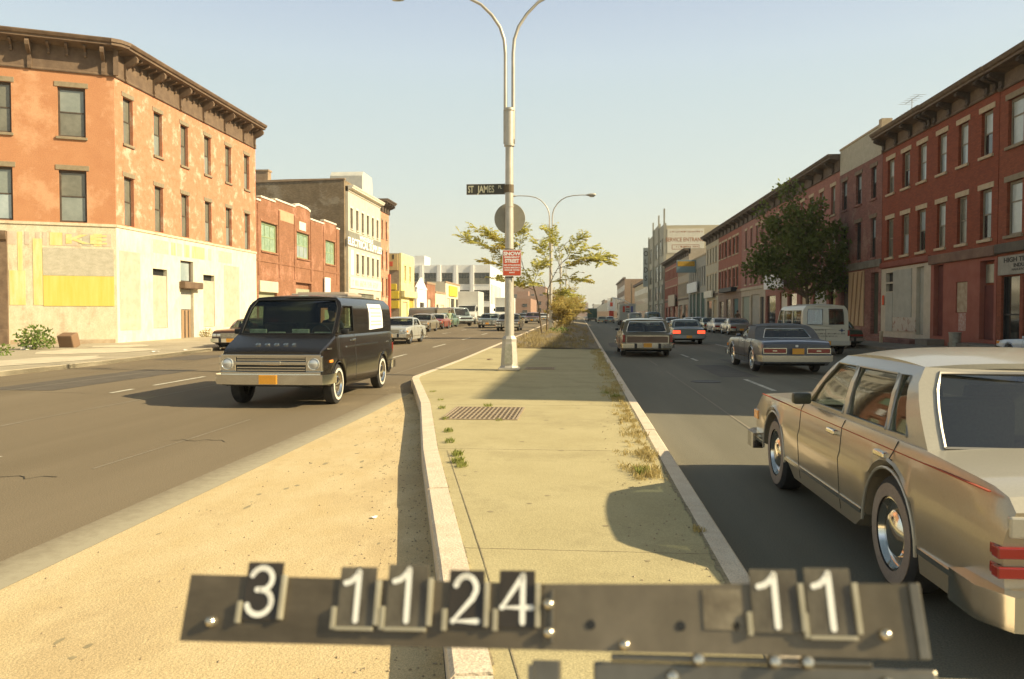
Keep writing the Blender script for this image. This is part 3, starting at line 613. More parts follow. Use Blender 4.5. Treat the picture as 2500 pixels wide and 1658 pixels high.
lowshop('sign_shop', 'cream shop carrying a square ochre sign, last of the low left row', 134.1, 150, 7.4, M('cream_paint', (.66, .58, .42)), [(.1, .28), (.35, .6), (.7, .9)], sign=ysign)
lowshop('back_shop', 'grey low building behind the last shops on the left', 150.2, 185, 6.2, M('grey_paint', (.5, .47, .4)), [(.1, .2), (.4, .6), (.8, .9)], x=-27)
# ---------------------------------------------------------------- white warehouse facing us
wh = M('white_warehouse', (.80, .78, .72), (.84, .82, .77), sc=.6, rough=.8)
root = thing('white_warehouse', 'long white concrete warehouse with wide window bays behind the left shops', 'building', (-62, 200, 0), 0)
L = 39.1; bays = []
x = 1.5
while x < L - 4: bays.append((x, x + 4.9)); x += 6.55
xb = [(4.5, 7.5), (8.9, 11.9), (13.4, 16.4), (17.8, 20.8), (22.2, 25.3), (26.7, 29.5), (31, 33.8), (35, 38.9)]
hs = [(a, b, 9.5, 12.4) for a, b in xb] + [(a, b, 5.2, 8.0) for a, b in xb] + [(a, b, 1, 3.8) for a, b in xb]
facade(root, L, 14.3, hs, wh); shell(root, L, 14.3, 60, wh)
for h in hs: window(root, *h, dict(sA, n='H', fm=frame_g, sm=wh, lm=wh, up=[pane_d], lo=[pane_d, pane_m], cols=4, nolintel=True))
m = MB()
for a, b in xb[:-1]: m.box(b + .3, b + 1.1, -.3, -.003, 0, 14.4)
obj('pilaster', m, wh, root)
fill(root, 'roof_tower', 19.7, 22.2, 14.35, 16.8, 0.5, wh, 8); 
m = MB()
for k in range(8): m.box(L + .003, L + .05, 2 + k * 3.2, 2.9 + k * 3.2, 4.5 + (0), 9.5)
obj('side_windows', m, pane_m, root)
# ================================================================ right side
red = M('red_painted_brick', (.215, .045, .014), (.26, .06, .02), sc=1.2, rough=.85, mode='brick', amt=.3, fine=.04)
red_b = M('red_brick', (.22, .055, .022), (.28, .08, .034), sc=3, rough=.9, mode='brick', amt=.3, fine=.08)
cor_d = M('cornice_brown', (.11, .072, .042), (.17, .115, .068), sc=3, rough=.8)
brk_d = cor_d
sR = dict(n='R', fm=frame_g, sm=cream_st, lm=cream_st, up=[pane_s, pane_m, pane_l], lo=[pane_d, pane_m, pane_s], f=.09, lh=.24, ext=.12, rec=.13, in2=True)
sRo = dict(sR, n='R2', sm=cream_st, lm=cream_st)
# end building (runs on to the side street behind the viewer, only its first bay is in view)
root, L = rb('brick_rowhouse', 'red brick row building at the right edge with wide windows and pale shop sign', 10.7, 34.95)
wl = [(34.95 - b, 34.95 - a) for a, b in [(33.15 - 2.55 * k, 34.3 - 2.55 * k) for k in range(9)]]
hs = [(a, b, 8.45, 10.35) for a, b in wl] + [(a, b, 4.85, 7.02) for a, b in wl] + [(.35, 1.75, .55, 3.2), (2.0, 4.5, .6, 3.2), (6, 9, .5, 3.2), (11, 14, .5, 3.2), (17, 20, .5, 3.2)]
facade(root, L, 11.0, hs, red_b); shell(root, L, 11.9, 17, red_b, zt=11.9)
for h in hs[:18]: window(root, *h, dict(sR, n='E', sm=brown_l, lm=brown_l, up=[pane_l], lo=[pane_l, pane_d], mid=.62))
for i, (a, b, c, d) in enumerate(hs[18:]): fill(root, 'shop_window', a + .02, b - .02, c + .02, d - .02, .2, pane_d, .05)
m = MB(); m.box(.35, .42, .1, .2, .57, 3.18); m.box(1.66, 1.73, .1, .2, .57, 3.18); m.box(.42, 1.66, .1, .2, 1.6, 1.67); obj('door_frame', m, black, root)
cornice(root, 0, L, 10.85, 11.93, .72, [.25 + 2.2 * k for k in range(11)], cor_d)
fill(root, 'belt_cornice', 0, L, 4.15, 4.55, -.16, M('band_dark', (.075, .06, .045), (.12, .10, .07)), .3, bev=.04)
sg = fill(root, 'shop_sign', .25, 6.3, 3.25, 4.02, -.1, M('sign_weathered', (.27, .25, .20), (.36, .33, .26), sc=3), .08, label='weathered pale sign board with worn black lettering')
lk_ = M('letter_black', (.05, .045, .04), fine=0)
text('lettering', 'HIGH TE', .26, lk_, sg, (1.5, -.105, 3.83), (R(90), 0, 0), sx=1.6, bold=.008); text('lettering', 'INDU', .2, lk_, sg, (1.85, -.105, 3.60), (R(90), 0, 0), sx=1.6, bold=.006); text('lettering', 'MANUFACT', .13, lk_, sg, (1.85, -.105, 3.43), (R(90), 0, 0), sx=1.5)
fill(root, 'step', -.3, 2.2, .1, .38, -1.0, walk_d, 1.0, bev=.02)
# two red houses
def redhouse(y0, y1, label, ww, first):
    root, L = rb('brick_rowhouse', label, y0, y1)
    wl = [(y1 - b, y1 - a) for a, b in ww]
    hs = [(a, b, 8.45, 10.35) for a, b in wl] + [(a, b, 4.87, 7.02) for a, b in wl]
    return root, L, hs
root, L, hs = redhouse(35.0, 41.3, 'bright red brick rowhouse with pink stucco ground floor beside the pale sign', [(35.52, 36.48), (37.68, 38.6), (39.8, 40.73)], 1)
f = lambda a, b: (41.3 - b, 41.3 - a)
g1 = [(*f(34.0 + 1.15, 36.35), .55, 3.95), (*f(39.92, 40.95), .6, 4.05), (*f(37.52, 38.62), 1.72, 3.14)]
g1[0] = (*f(35.2, 36.4), .55, 3.95)
facade(root, L, 11.0, hs, red, z0=4.4); facade(root, L, 4.4, g1, M('pink_stucco', (.27, .075, .045), (.33, .11, .07), sc=1.3, rough=.85, fine=.05, c3=(.30, .09, .055)), name='ground_floor_wall'); shell(root, L, 11.9, 15, red, zt=11.9)
for h in hs: window(root, *h, sR)
fill(root, 'door', g1[0][0] + .02, g1[0][1] - .02, .57, 2.9, .2, M('door_maroon', (.10, .02, .014), (.15, .03, .02)), .05); fill(root, 'fanlight', g1[0][0] + .1, g1[0][1] - .1, 3.0, 3.8, .2, pane_m, .03)
fill(root, 'door', g1[1][0] + .02, g1[1][1] - .02, .62, 4.03, .21, M('door_maroon', (.10, .02, .014)), .05)
fill(root, 'boarded_window', g1[2][0] + .01, g1[2][1] - .01, 1.74, 3.12, .06, M('old_poster', (.35, .25, .15), (.48, .38, .25), sc=4), .05)
fill(root, 'faded_paint', *f(37.6, 38.3), .9, 1.7, -.006, M('peeled_paint', (.48, .36, .30), (.36, .15, .1), sc=6), .01)
cornice(root, 0, L, 10.92, 11.95, .72, [.35, 1.9, 3.7, 5.4, 6.1], cor_d); fill(root, 'belt_cornice', -.05, L, 4.1, 4.55, -.14, M('band_brown', (.15, .08, .05), (.22, .13, .08)), .28, bev=.04)
fill(root, 'step', .2, 1.6, .1, .45, -.8, M('step_stone', (.16, .13, .10), (.22, .18, .13)), .8, bev=.02); fill(root, 'step', 4.2, 6.2, .1, .4, -1.0, M('step_stone', (.16, .13, .10)), 1.0, bev=.02)
root, L, hs = redhouse(41.3, 47.85, 'bright red brick rowhouse with cream boarded shopfront, next to the purple brick house', [(42.02, 42.98), (44.07, 45.03), (46.18, 47.12)], 0)
f = lambda a, b: (47.85 - b, 47.85 - a)
g1 = [(*f(46.05, 47.15), 2.95, 4.0), (*f(42.1, 43.0), .6, 4.1)]
cream_d = M('cream_shopfront', (.46, .40, .29), (.54, .47, .35), sc=2, rough=.8)
facade(root, L, 11.0, hs, red, z0=4.25); facade(root, L, 4.25, g1, cream_d, name='ground_floor_wall'); shell(root, L, 11.9, 15, red, zt=11.9)
for h in hs: window(root, *h, sR)
fill(root, 'shopfront_opening', g1[0][0] + .01, g1[0][1] - .01, 2.97, 3.98, .2, black, .05); m = MB(); m.box(g1[0][0], g1[0][1], -.02, .1, 3.38, 3.48); obj('mullion', m, cream_d, root)
fill(root, 'metal_sheet', *f(43.55, 46.02), 1.5, 4.08, -.04, M('sheet_grey', (.33, .32, .26), (.40, .39, .32), sc=1.5, rough=.6), .05); fill(root, 'metal_sheet', *f(46.1, 47.1), .7, 2.9, -.03, M('sheet_grey', (.33, .32, .26)), .04)
fill(root, 'torn_posters', *f(42.95, 46.0), .75, 1.5, -.045, M('poster_scraps', (.50, .45, .36), (.46, .40, .30), sc=6, rough=.8, c3=(.28, .12, .08)), .05)
fill(root, 'door', g1[1][0] + .02, g1[1][1] - .3, .62, 4.08, .18, M('sheet_grey', (.33, .32, .26)), .04); fill(root, 'door_gap', g1[1][1] - .3, g1[1][1] - .02, .62, 4.08, .2, M('door_maroon', (.10, .02, .014)), .04)
fill(root, 'sign_disc', *f(47.3, 47.55), 2.2, 2.75, -.06, M('mark_red', (.7, .12, .05)), .03)
cornice(root, 0, L, 10.92, 12.0, .72, [.3, 2.1, 4.0, 5.9, 6.3], cor_d, end_ext=.05); fill(root, 'belt_cornice', 0, L - .05, 4.3, 4.6, -.13, M('band_red', (.20, .05, .03), (.26, .08, .05)), .25, bev=.03)
fill(root, 'step', .1, L - .2, .1, .38, -.9, M('step_red', (.15, .055, .04), (.22, .1, .07)), .9, bev=.02)
# purple brick house with pale parapet
purp = M('purple_brick', (.20, .085, .062), (.26, .115, .085), sc=1.2, rough=.9, mode='brick', fine=.08, c3=(.31, .18, .14))
root, L = rb('brick_rowhouse', 'purplish brick house with plain pale stucco parapet and no cornice', 47.9, 55.5)
f = lambda a, b: (55.5 - b, 55.5 - a)
wl = [f(48.85, 49.7), f(51.35, 52.35), f(54.05, 55.05)]
hs = [(a, b, 8.55, 10.42) for a, b in wl] + [(a, b, 5.05, 7.4) for a, b in wl] + [(*f(53.35, 55.1), .5, 4.25), (*f(48.3, 49.5), .5, 4.15)]
facade(root, L, 10.95, hs, purp); shell(root, L, 12.5, 17, purp, zt=12.5)
m = MB(); m.box(0, L, -.01, .28, 10.953, 12.6); obj('parapet', m, M('parapet_stucco', (.40, .36, .26), (.47, .43, .32), sc=3, fine=.12), root)
m = MB(); m.box(-.03, L + .03, -.06, .34, 12.6, 12.72); m.box(L - .4, L + .04, -.1, .5, 12.2, 12.95); obj('coping', m, cream_st, root)
for h in hs[:6]: window(root, *h, dict(sR, n='B', fm=black, sm=purp, lm=brown_t, up=[pane_d, pane_s], lo=[pane_d], in2=False))
fill(root, 'opening', hs[6][0] + .01, hs[6][1] - .01, .52, 4.23, .24, black, .03); fill(root, 'door', hs[7][0] + .02, hs[7][1] - .02, .52, 4.1, .2, M('door_dark_green', (.03, .035, .02), (.06, .06, .035)), .05)
bd = fill(root, 'boarding', *f(50.55, 53.3), .95, 4.35, -.08, M('plywood', (.42, .28, .15), (.50, .35, .2), sc=2, rough=.8, stretch=(4, 4, .5)), .06)
m = MB()
for k in range(3):
    x0 = f(50.55, 53.3)[0] + .35 + k * .75; m.prism([(x0, .98), (x0 + .12, .98), (x0 + .75, 4.3), (x0 + .63, 4.3)], -.12, -.083, 'y')
obj('brace', m, M('plank_dark', (.26, .16, .08)), bd)
fill(root, 'yellow_board', 1.1, 1.45, 5.0, 6.4, -.03, M('board_pale', (.62, .5, .28)), .04)
fill(root, 'belt_cornice', 0, L, 4.45, 4.9, -.1, M('band_mixed', (.13, .11, .08), (.2, .19, .15), sc=2), .2, bev=.03)
# long row under one cornice
def rowhouse(y0, y1, label, mat, wins, up, lo, lint=None, ct=12.45, name='brick_rowhouse', gf=None, gmat=None, nb=None, sty=None):
    root, L = rb(name, label, y0, y1)
    wl = [(y1 - b, y1 - a) for a, b in wins]
    hs = [(a, b, 8.55, 10.5) for a, b in wl] + [(a, b, 4.85, 7.02) for a, b in wl]
    gh = [(y1 - b, y1 - a, c, d) for a, b, c, d, *_ in (gf or [])]
    facade(root, L, ct - .9, hs, mat, z0=4.2); facade(root, L, 4.2, gh, gmat or mat, name='ground_floor_wall'); shell(root, L, ct, 15, mat, zt=ct)
    for h in hs: window(root, *h, sty or dict(sR, n='Q' + name[:1], up=up, lo=lo, lm=lint or cream_st, sm=lint or cream_st, in2=False))
    for g_, (a, b, c, d, *mt) in zip(gh, gf or []): fill(root, 'shop_window', g_[0] + .02, g_[1] - .02, c + .02, d - .02, .15, mt[0] if mt else pane_d, .05)
    n = nb or int(L / 2.2); cornice(root, 0, L, ct - 1.15, ct, .75, [(k + .5) * L / n for k in range(n)], M('cornice_dark2', (.09, .06, .04), (.14, .10, .065)))
    fill(root, 'belt_cornice', 0, L, 4.2, 4.5, -.1, gmat or cor_d, .2, bev=.02)
    return root, L
pk = M('salmon_brick', (.29, .11, .075), (.35, .145, .10), sc=1.2, mode='brick', fine=.06)
r1, L1 = rowhouse(55.55, 65.5, 'salmon brick house with dark bracketed cornice, standing right behind the street tree', pk, [(56.5, 57.4), (59.15, 60.0), (61.7, 62.6), (64.1, 65.0)], [pane_l], [pane_l, pane_m], gf=[(56.2, 57.6, .3, 3.9), (58.2, 61.5, .3, 3.9, M('roller_shutter', (.42, .40, .34), (.5, .48, .42), sc=2, rough=.6, stretch=(1, 1, 25))), (62.2, 64.9, .3, 3.9, M('shutter_tan', (.5, .4, .24)))])
r2, L2 = rowhouse(65.55, 77.0, 'salmon rowhouse behind the tree with big white projecting shop sign', M('salmon_brick2', (.31, .12, .08), (.36, .15, .1), mode='brick'), [(66.6, 67.5), (69.3, 70.2), (72, 72.9), (74.6, 75.5)], [pane_l, pane_m], [pane_l, pane_d], gf=[(66, 68.6, .4, 3.4), (69, 71.5, .4, 3.6, M('lit_window', (.75, .7, .55))), (73, 76.5, .3, 3.4, pane_d)])
m = MB(); m.box(L2 - 6.4, L2 - .4, -1.3, -1.05, 3.85, 5.2, bev=.03); obj('shop_sign', m, M('sign_white', (.85, .84, .80)), r2)
m = MB(); m.box(L2 - 6.3, L2 - 6.2, -1.04, 0, 4.5, 4.6); m.box(L2 - .6, L2 - .5, -1.04, 0, 4.5, 4.6); obj('sign_bracket', m, black, r2)
r3, L3 = rowhouse(77.05, 88.4, 'dusty rose rowhouse with pale shopfront between tree and red brick house', M('rose_brick', (.30, .12, .09), (.36, .17, .12), mode='brick'), [(78, 78.9), (80.4, 81.3), (83, 83.9), (85.6, 86.5)], [pane_d, pane_l], [pane_d], gf=[(77.6, 79.2, .3, 3.4, black), (79.6, 83.4, .3, 3.7, M('grey_sheet2', (.36, .34, .27), (.43, .4, .33))), (84.2, 87.8, .3, 3.6, M('pale_green', (.30, .33, .25)))], gmat=M('shopfront_buff', (.42, .35, .24), (.5, .42, .3)))
r4, L4 = rowhouse(88.45, 103.0, 'red brick rowhouse with rows of narrow dark windows and small black awning', M('brick_red_far', (.29, .085, .045), (.34, .11, .06), mode='brick'), [(90.2, 91.4), (92.1, 93.5), (94.6, 96), (97.2, 98.6), (99.4, 100.4), (101.2, 102.4)], [pane_d], [pane_d, pane_m], gf=[(90, 93, .3, 3.5, M('door_teal', (.08, .15, .14))), (94.5, 97.5, .3, 3.5, pane_m), (99, 102, .3, 3.3, pane_m)], gmat=M('shopfront_brown2', (.22, .15, .1), (.3, .2, .14)))
fill(r4, 'awning', 4.6, 12.3, 4.3, 4.8, -.7, black, .7, bev=.05)
r5, L5 = rowhouse(103.05, 113.2, 'pale cream rowhouse at the end of the long cornice with small cream sign', M('cream_brick', (.46, .40, .28), (.52, .46, .33)), [(104.4, 105.5), (106.6, 107.6), (108.7, 109.8), (111.2, 112.2)], [pane_m], [pane_m, pane_d], gf=[(104, 107, .3, 3.6, M('board_tan', (.45, .35, .2))), (108, 112, .3, 3.6, pane_d)])
fill(r5, 'shop_sign', 1.4, 8, 3.95, 4.85, -.5, M('sign_cream', (.72, .66, .52)), .2)
# grey lower building
greyf = M('grey_facade', (.33, .31, .26), (.38, .36, .3), sc=2)
root, L = rb('grey_loft', 'lower grey painted loft building with green shopfront columns and white sign', 113.3, 131)
wl = [(1 + 2.15 * k, 2.1 + 2.15 * k) for k in range(8)]
hs = [(a, b, 5.9, 8.6) for a, b in wl]
facade(root, L, 10.1, hs + [(1.5, 4, .3, 4.9), (5, 7.8, .3, 4.9), (9, 12.5, .3, 4.9), (13.5, 16.8, .3, 4.9)], greyf); shell(root, L, 10.1, 20, greyf)
for h in hs: window(root, *h, dict(sA, n='L', fm=frame_g, sm=greyf, lm=greyf, up=[pane_d, pane_m], lo=[pane_d]))
for a, b in ((1.5, 4), (5, 7.8), (9, 12.5), (13.5, 16.8)): fill(root, 'shop_window', a + .02, b - .02, .32, 4.88, .1, M('shop_green', (.03, .07, .045), (.05, .1, .065)), .05)
fill(root, 'shop_sign', 1.6, 12, 5.1, 6.6, -.5, M('sign_white', (.85, .84, .80)), .15); fill(root, 'coping', -.05, L + .05, 10.1, 10.3, -.1, cream_st, .5)
sgn = thing('blade_sign', 'projecting blue framed yellow sign on the grey loft facade', 'sign', (RX - 2.9, 123, 8.1))
m = MB(); m.box(0, 2.9, -.12, .12, 0, 1.9, bev=.03); obj('frame', m, M('sign_blue', (.20, .27, .28)), sgn)
m = MB(); m.box(.15, 2.7, -.15, -.121, .95, 1.7); m.box(.15, 2.7, .121, .15, .95, 1.7); obj('sign_face', m, M('sign_amber', (.55, .30, .02), (.4, .24, .03), sc=4), sgn)
# cream red-striped building with side gable, then red house
r6, L6 = rowhouse(131.1, 145.4, 'pale rowhouse with red window surrounds rising behind the grey loft', M('cream_brick2', (.42, .34, .24), (.48, .40, .29)), [(132 + 1.7 * k, 133 + 1.7 * k) for k in range(8)], [pane_m, pane_d], [M('brick_red_far', (.3, .1, .05))], gf=[(132, 137, .3, 3.4), (139, 144, .3, 3.4)], ct=12.5)
r7, L7 = rowhouse(145.5, 168, 'red brick building with dark cornice just before the tall grey dealership', M('brick_red_far2', (.30, .09, .05), (.35, .12, .07)), [(147 + 2.3 * k, 148.2 + 2.3 * k) for k in range(9)], [pane_d, pane_m], [pane_d], gf=[(147, 152, .3, 3.2), (154, 160, .3, 3.2), (162, 166, .3, 3.2)], ct=12.4)
fill(r7, 'shop_sign', 12, 22, 3.3, 5.4, -.6, M('sign_tan', (.55, .45, .32)), .2)
# tall dealership
grey_t = M('grey_concrete', (.31, .29, .22), (.37, .35, .27), sc=.5, fine=.05); cream_s = M('cream_sidewall', (.50, .43, .28), (.56, .49, .34), sc=.2, fine=.04)
root, L = rb('car_dealership', 'tall grey dealership with large windows and painted wall billboard above the row', 168.2, 207)
bx = [(1.5, 7.5), (9, 15), (17, 23.5), (25, 31), (32.5, 37.8)]
hs = [(a, b, c, d) for a, b in bx for c, d in ((14.5, 18), (9.3, 13), (5.0, 8.2), (.5, 4.2))]
facade(root, L, 21, hs, grey_t, top=[(0, 0), (L, 0), (L, 20.8), (27, 21), (27, 22), (13, 22), (13, 21), (0, 21)])
m = MB(); m.box(0, L - .02, .29, 40, 0, 20.3); obj('side_wall', m, cream_s, root)
for h in hs: window(root, *h, dict(sA, n='D', fm=frame_g, sm=grey_t, lm=grey_t, up=[pane_m, pane_s], lo=[pane_m, pane_d], cols=3, nolintel=True))
m = MB()
for x in (.3, 12.6, 14, 26.5, L - .6): m.box(x, x + .6, -.3, -.002, 0, 23.8 if x in (12.6, 26.5, L - .6) else 21.5)
obj('pier', m, grey_t, root)
m = MB(); m.box(L - .019, L + .05, .5, 8.0, 14.6, 19.6); bb = obj('billboard', m, M('billboard_white', (.68, .63, .50), (.74, .69, .56), sc=1), root)
br_ = M('letter_brown', (.40, .17, .07), fine=0)
text('lettering', 'SERVICE ENTRANCE', 1.15, br_, bb, (L + .055, 4.3, 17.3), (R(90), 0, R(90)), sx=.80, bold=.02)
o = scribble(bb, -3.3, 3.3, 0, .32, 0, br_, 6); o.location = (L + .055, 4.3, 18.95); o.rotation_euler = (0, 0, R(90))
m = MB(); m.box(L + .051, L + .06, 1.5, 7.0, 15.3, 15.42); m.box(L + .051, L + .06, 1.5, 7.0, 16.2, 16.3); m.box(L + .051, L + .06, 1.4, 1.52, 15.3, 16.3); m.box(L + .051, L + .06, 6.9, 7.02, 15.3, 16.3); obj('arrow_outline', m, br_, bb)
o = scribble(bb, -2, 2.3, 0, .36, 0, br_, 7); o.location = (L + .056, 4.3, 15.85); o.rotation_euler = (0, 0, R(90))
sgn = thing('blade_sign', 'tall vertical grey blade sign with dark letters reading OLDS', 'sign', (RX - 1.45, 207.6, 6.0))
m = MB(); m.box(0, 1.35, -.25, .25, 3.0, 13.0, bev=.05); obj('sign_body', m, M('sign_grey_blue', (.36, .40, .38), (.42, .45, .42)), sgn)
m = MB(); m.box(1.35, 1.6, -.1, .1, 4, 4.3); m.box(1.35, 1.6, -.1, .1, 11, 11.3); obj('sign_bracket', m, black, sgn)
for i, ch in enumerate('OLDS'): text('letter', ch, 1.9, lk_, sgn, (.67, -.26, 11.4 - i * 2.1), (R(90), 0, 0), bold=.015, sx=.8)
# far right side
def farbox(name, label, x, y0, y1, h, d, mat, win=True, cap=None):
    root = thing(name, label, 'building', (x, y1, 0), R(-90)); L = y1 - y0
    m = MB(); m.box(0, L, 0, d, 0, h); obj('wall', m, mat, root)
    if win:
        n = max(2, int(L / 4)); m = MB()
        for k in range(n):
            for z in (h * .45, h * .72): m.box((k + .3) * L / n, (k + .7) * L / n, -.03, .02, z, z + h * .14)
        obj('windows', m, pane_d, root)
        m = MB(); m.box(0.3, L - .3, -.05, .02, .4, h * .28); obj('shopfront', m, pane_m, root)
    m = MB(); m.box(-.3, L + .3, -.6, .4, h, h + .7); obj('cornice', m, cap or M('cornice_dark2', (.09, .06, .04)), root)
    return root
farbox('rowhouse', 'cream three storey house with dark cornice beyond the dealership blade sign', RX, 210, 262, 10.6, 16, M('cream_brick', (.46, .40, .28)))
farbox('brick_block', 'brown brick block with plain side wall far up the right side', RX, 322, 390, 16.2, 26, M('brick_brown_far', (.26, .17, .10), (.32, .21, .13)))
root = thing('arched_hall', 'distant hall with long curved grey roof, right of the far end of the avenue', 'building', (44, 560, 0))
m = MB(); m.prism([(-35, 0), (-35, 5), (-30, 9), (-20, 13.5), (-6, 17), (12, 18), (26, 15), (34, 10), (34, 0)], 0, 60, 'y'); obj('roof', m, M('roof_grey', (.30, .30, .26)), root)
m = MB(); m.box(-35.2, 34.5, -1, -.01, 0, 4.5); obj('wall', m, M('brick_brown_far', (.26, .17, .10)), root)
for i, (x, y0, y1, h, mt) in enumerate(((30, 420, 470, 9, 'a'), (18, 640, 700, 11, 'b'), (22, 760, 860, 16, 'a'), (14, 900, 1000, 14, 'b'), (40, 500, 540, 8, 'b'))):
    farbox('far_house', ('brown', 'low grey', 'tall brown', 'pale', 'small dark')[i] + ' far house in the haze on the right side of the avenue', x, y0, y1, h, 20, M('brick_brown_far', (.26, .17, .10)) if mt == 'a' else M('grey_paint', (.5, .47, .4)))
for i, (x, y0, w_, h, lab) in enumerate(((-30, 300, 22, 8, 'low tan far house behind the median trees'), (-22, 420, 24, 12, 'brown brick far house behind the median trees'), (-14, 700, 14, 14, 'reddish far block closing the avenue on the left'), (-3, 1150, 26, 20, 'wide hazy block at the very end of the avenue'), (-40, 560, 30, 22, 'tall hazy block left of the far avenue'))):
    root = thing('far_house', lab, 'building', (x, y0, 0)); m = MB(); m.box(-w_ / 2, w_ / 2, 0, 40, 0, h); m.box(-w_ / 2, -w_ / 4, 2, 12, h, h + 2.5); obj('wall', m, M('brick_far_red', (.3, .16, .1), (.36, .22, .15)), root)
    m = MB()
    for k in range(5):
        for z in (.3, .6): m.box(-w_ / 2 + (k + .3) * w_ / 5, -w_ / 2 + (k + .7) * w_ / 5, -.1, .05, h * z, h * (z + .15))
    obj('windows', m, pane_d, root)
# ================================================================ vehicles
def paint(name, c, metal=.35, rough=.32, c2=None, coat=.6):
    return M(name, c, c2 or tuple(x * .88 for x in c), sc=1.3, rough=rough, metal=metal, coat=coat, fine=.02, amt=.2)
WHL = {}
def wheel_mesh(r, wd, white, hub):
    key = (r, wd, white, hub)
    if key in WHL: return WHL[key]
    Rm = Matrix.Rotation(R(90), 4, 'Y')     # axis along x, outer side +x
    h = wd / 2
    t = MB(); t.lathe([(r * .62, -h), (r * .9, -h), (r * .985, -h * .75), (r, -h * .3), (r, h * .3), (r * .985, h * .75), (r * .9, h), (r * .66, h * 1.02), (r * .62, h * .8)], 32, M4=Rm)
    tm = obj('tyre', t, rubber, smooth=40); 
    ww = None
    if white:
        k = MB(); a, b = (.67, .80) if white == 1 else (.64, .86); k.lathe([(r * a, h * 1.02), (r * a, h * 1.06), (r * b, h * 1.045), (r * b, h * .9)], 32, M4=Rm); ww = obj('whitewall', k, M('whitewall', (.62, .58, .48)) if white != 3 else M('whitewall_dusty', (.27, .20, .15), (.33, .26, .2)), smooth=40)
    k = MB(); k.lathe([(r * .63, -h * .6), (r * .65, h * .95), (r * .60, h * .98), (r * .56, h * .62), (r * .42, h * .5), (r * .40, h * .78), (r * .3, h * .98), (r * .1, h * 1.05), (0, h * 1.06)], 28, M4=Rm)
    if hub == 'wire':
        for q in range(14):
            a = q * 6.283 / 14; k.box(h * .6, h * .9, -.006, .006, r * .12, r * .57, mat=Matrix.Rotation(a, 4, 'X'))
    rm = obj('rim', k, chrome if hub != 'steel' else M('steel_wheel', (.30, .28, .24), rough=.4, metal=.6), smooth=35)
    res = (tm.data, ww.data if ww else None, rm.data)
    for o in (tm, ww, rm):
        if o: bpy.data.objects.remove(o)
    WHL[key] = res; return res
def sweepbar(m, path, w_, h_, mi=0, bev=.02):
    """chrome bumper: rounded rectangular section along a plan path (x, y, z centre)"""
    P = [Vector(p) for p in path]; rings = []
    for i, p in enumerate(P):
        d = (P[min(i + 1, len(P) - 1)] - P[max(i - 1, 0)]); d.z = 0; d.normalize(); nrm = Vector((d.y, -d.x, 0))
        sec = [(-w_ / 2, -h_ / 2), (w_ / 2 - bev, -h_ / 2), (w_ / 2, -h_ / 2 + bev * 1.5), (w_ / 2 - .012, 0), (w_ / 2, h_ / 2 - bev * 1.5), (w_ / 2 - bev, h_ / 2), (-w_ / 2, h_ / 2)]
        rings.append([m.b.verts.new(p + nrm * a + Vector((0, 0, b))) for a, b in sec])
    n = 7
    for A, B in zip(rings, rings[1:]):
        for k in range(n):
            f = m.b.faces.new((A[k], A[(k + 1) % n], B[(k + 1) % n], B[k])); f.material_index = mi
    m.b.faces.new(rings[0][::-1]); m.b.faces.new(rings[-1])
def interp(tab, y):
    if y <= tab[0][0]: return tab[0][1]
    for (a, b), (c, d) in zip(tab, tab[1:]):
        if y <= c: return b + (d - b) * (y - a) / (c - a)
    return tab[-1][1]
interior_m = M('car_interior', (.05, .035, .025), (.09, .06, .04), sc=4, rough=.8)
lens_r = M('lens_red', (.26, .02, .012), rough=.2, spec=.8, fine=0); lens_rb = M('brake_light_lit', (.9, .05, .02), rough=.3, emit=((1, .06, .02), 1.2), fine=0); lens_a = M('lens_amber', (.8, .28, .03), rough=.25, fine=0)
lamp_g = M('headlamp_glass', (.62, .62, .58), rough=.12, metal=.5, fine=0); plate_m = M('plate_orange', (.75, .34, .03), (.68, .30, .03), rough=.5, fine=.05); wood_m = M('wood_vinyl', (.14, .08, .045), (.20, .12, .07), sc=2, rough=.5, stretch=(1, 1, 6))
under = M('underbody', (.01, .01, .01), rough=.9, fine=0)
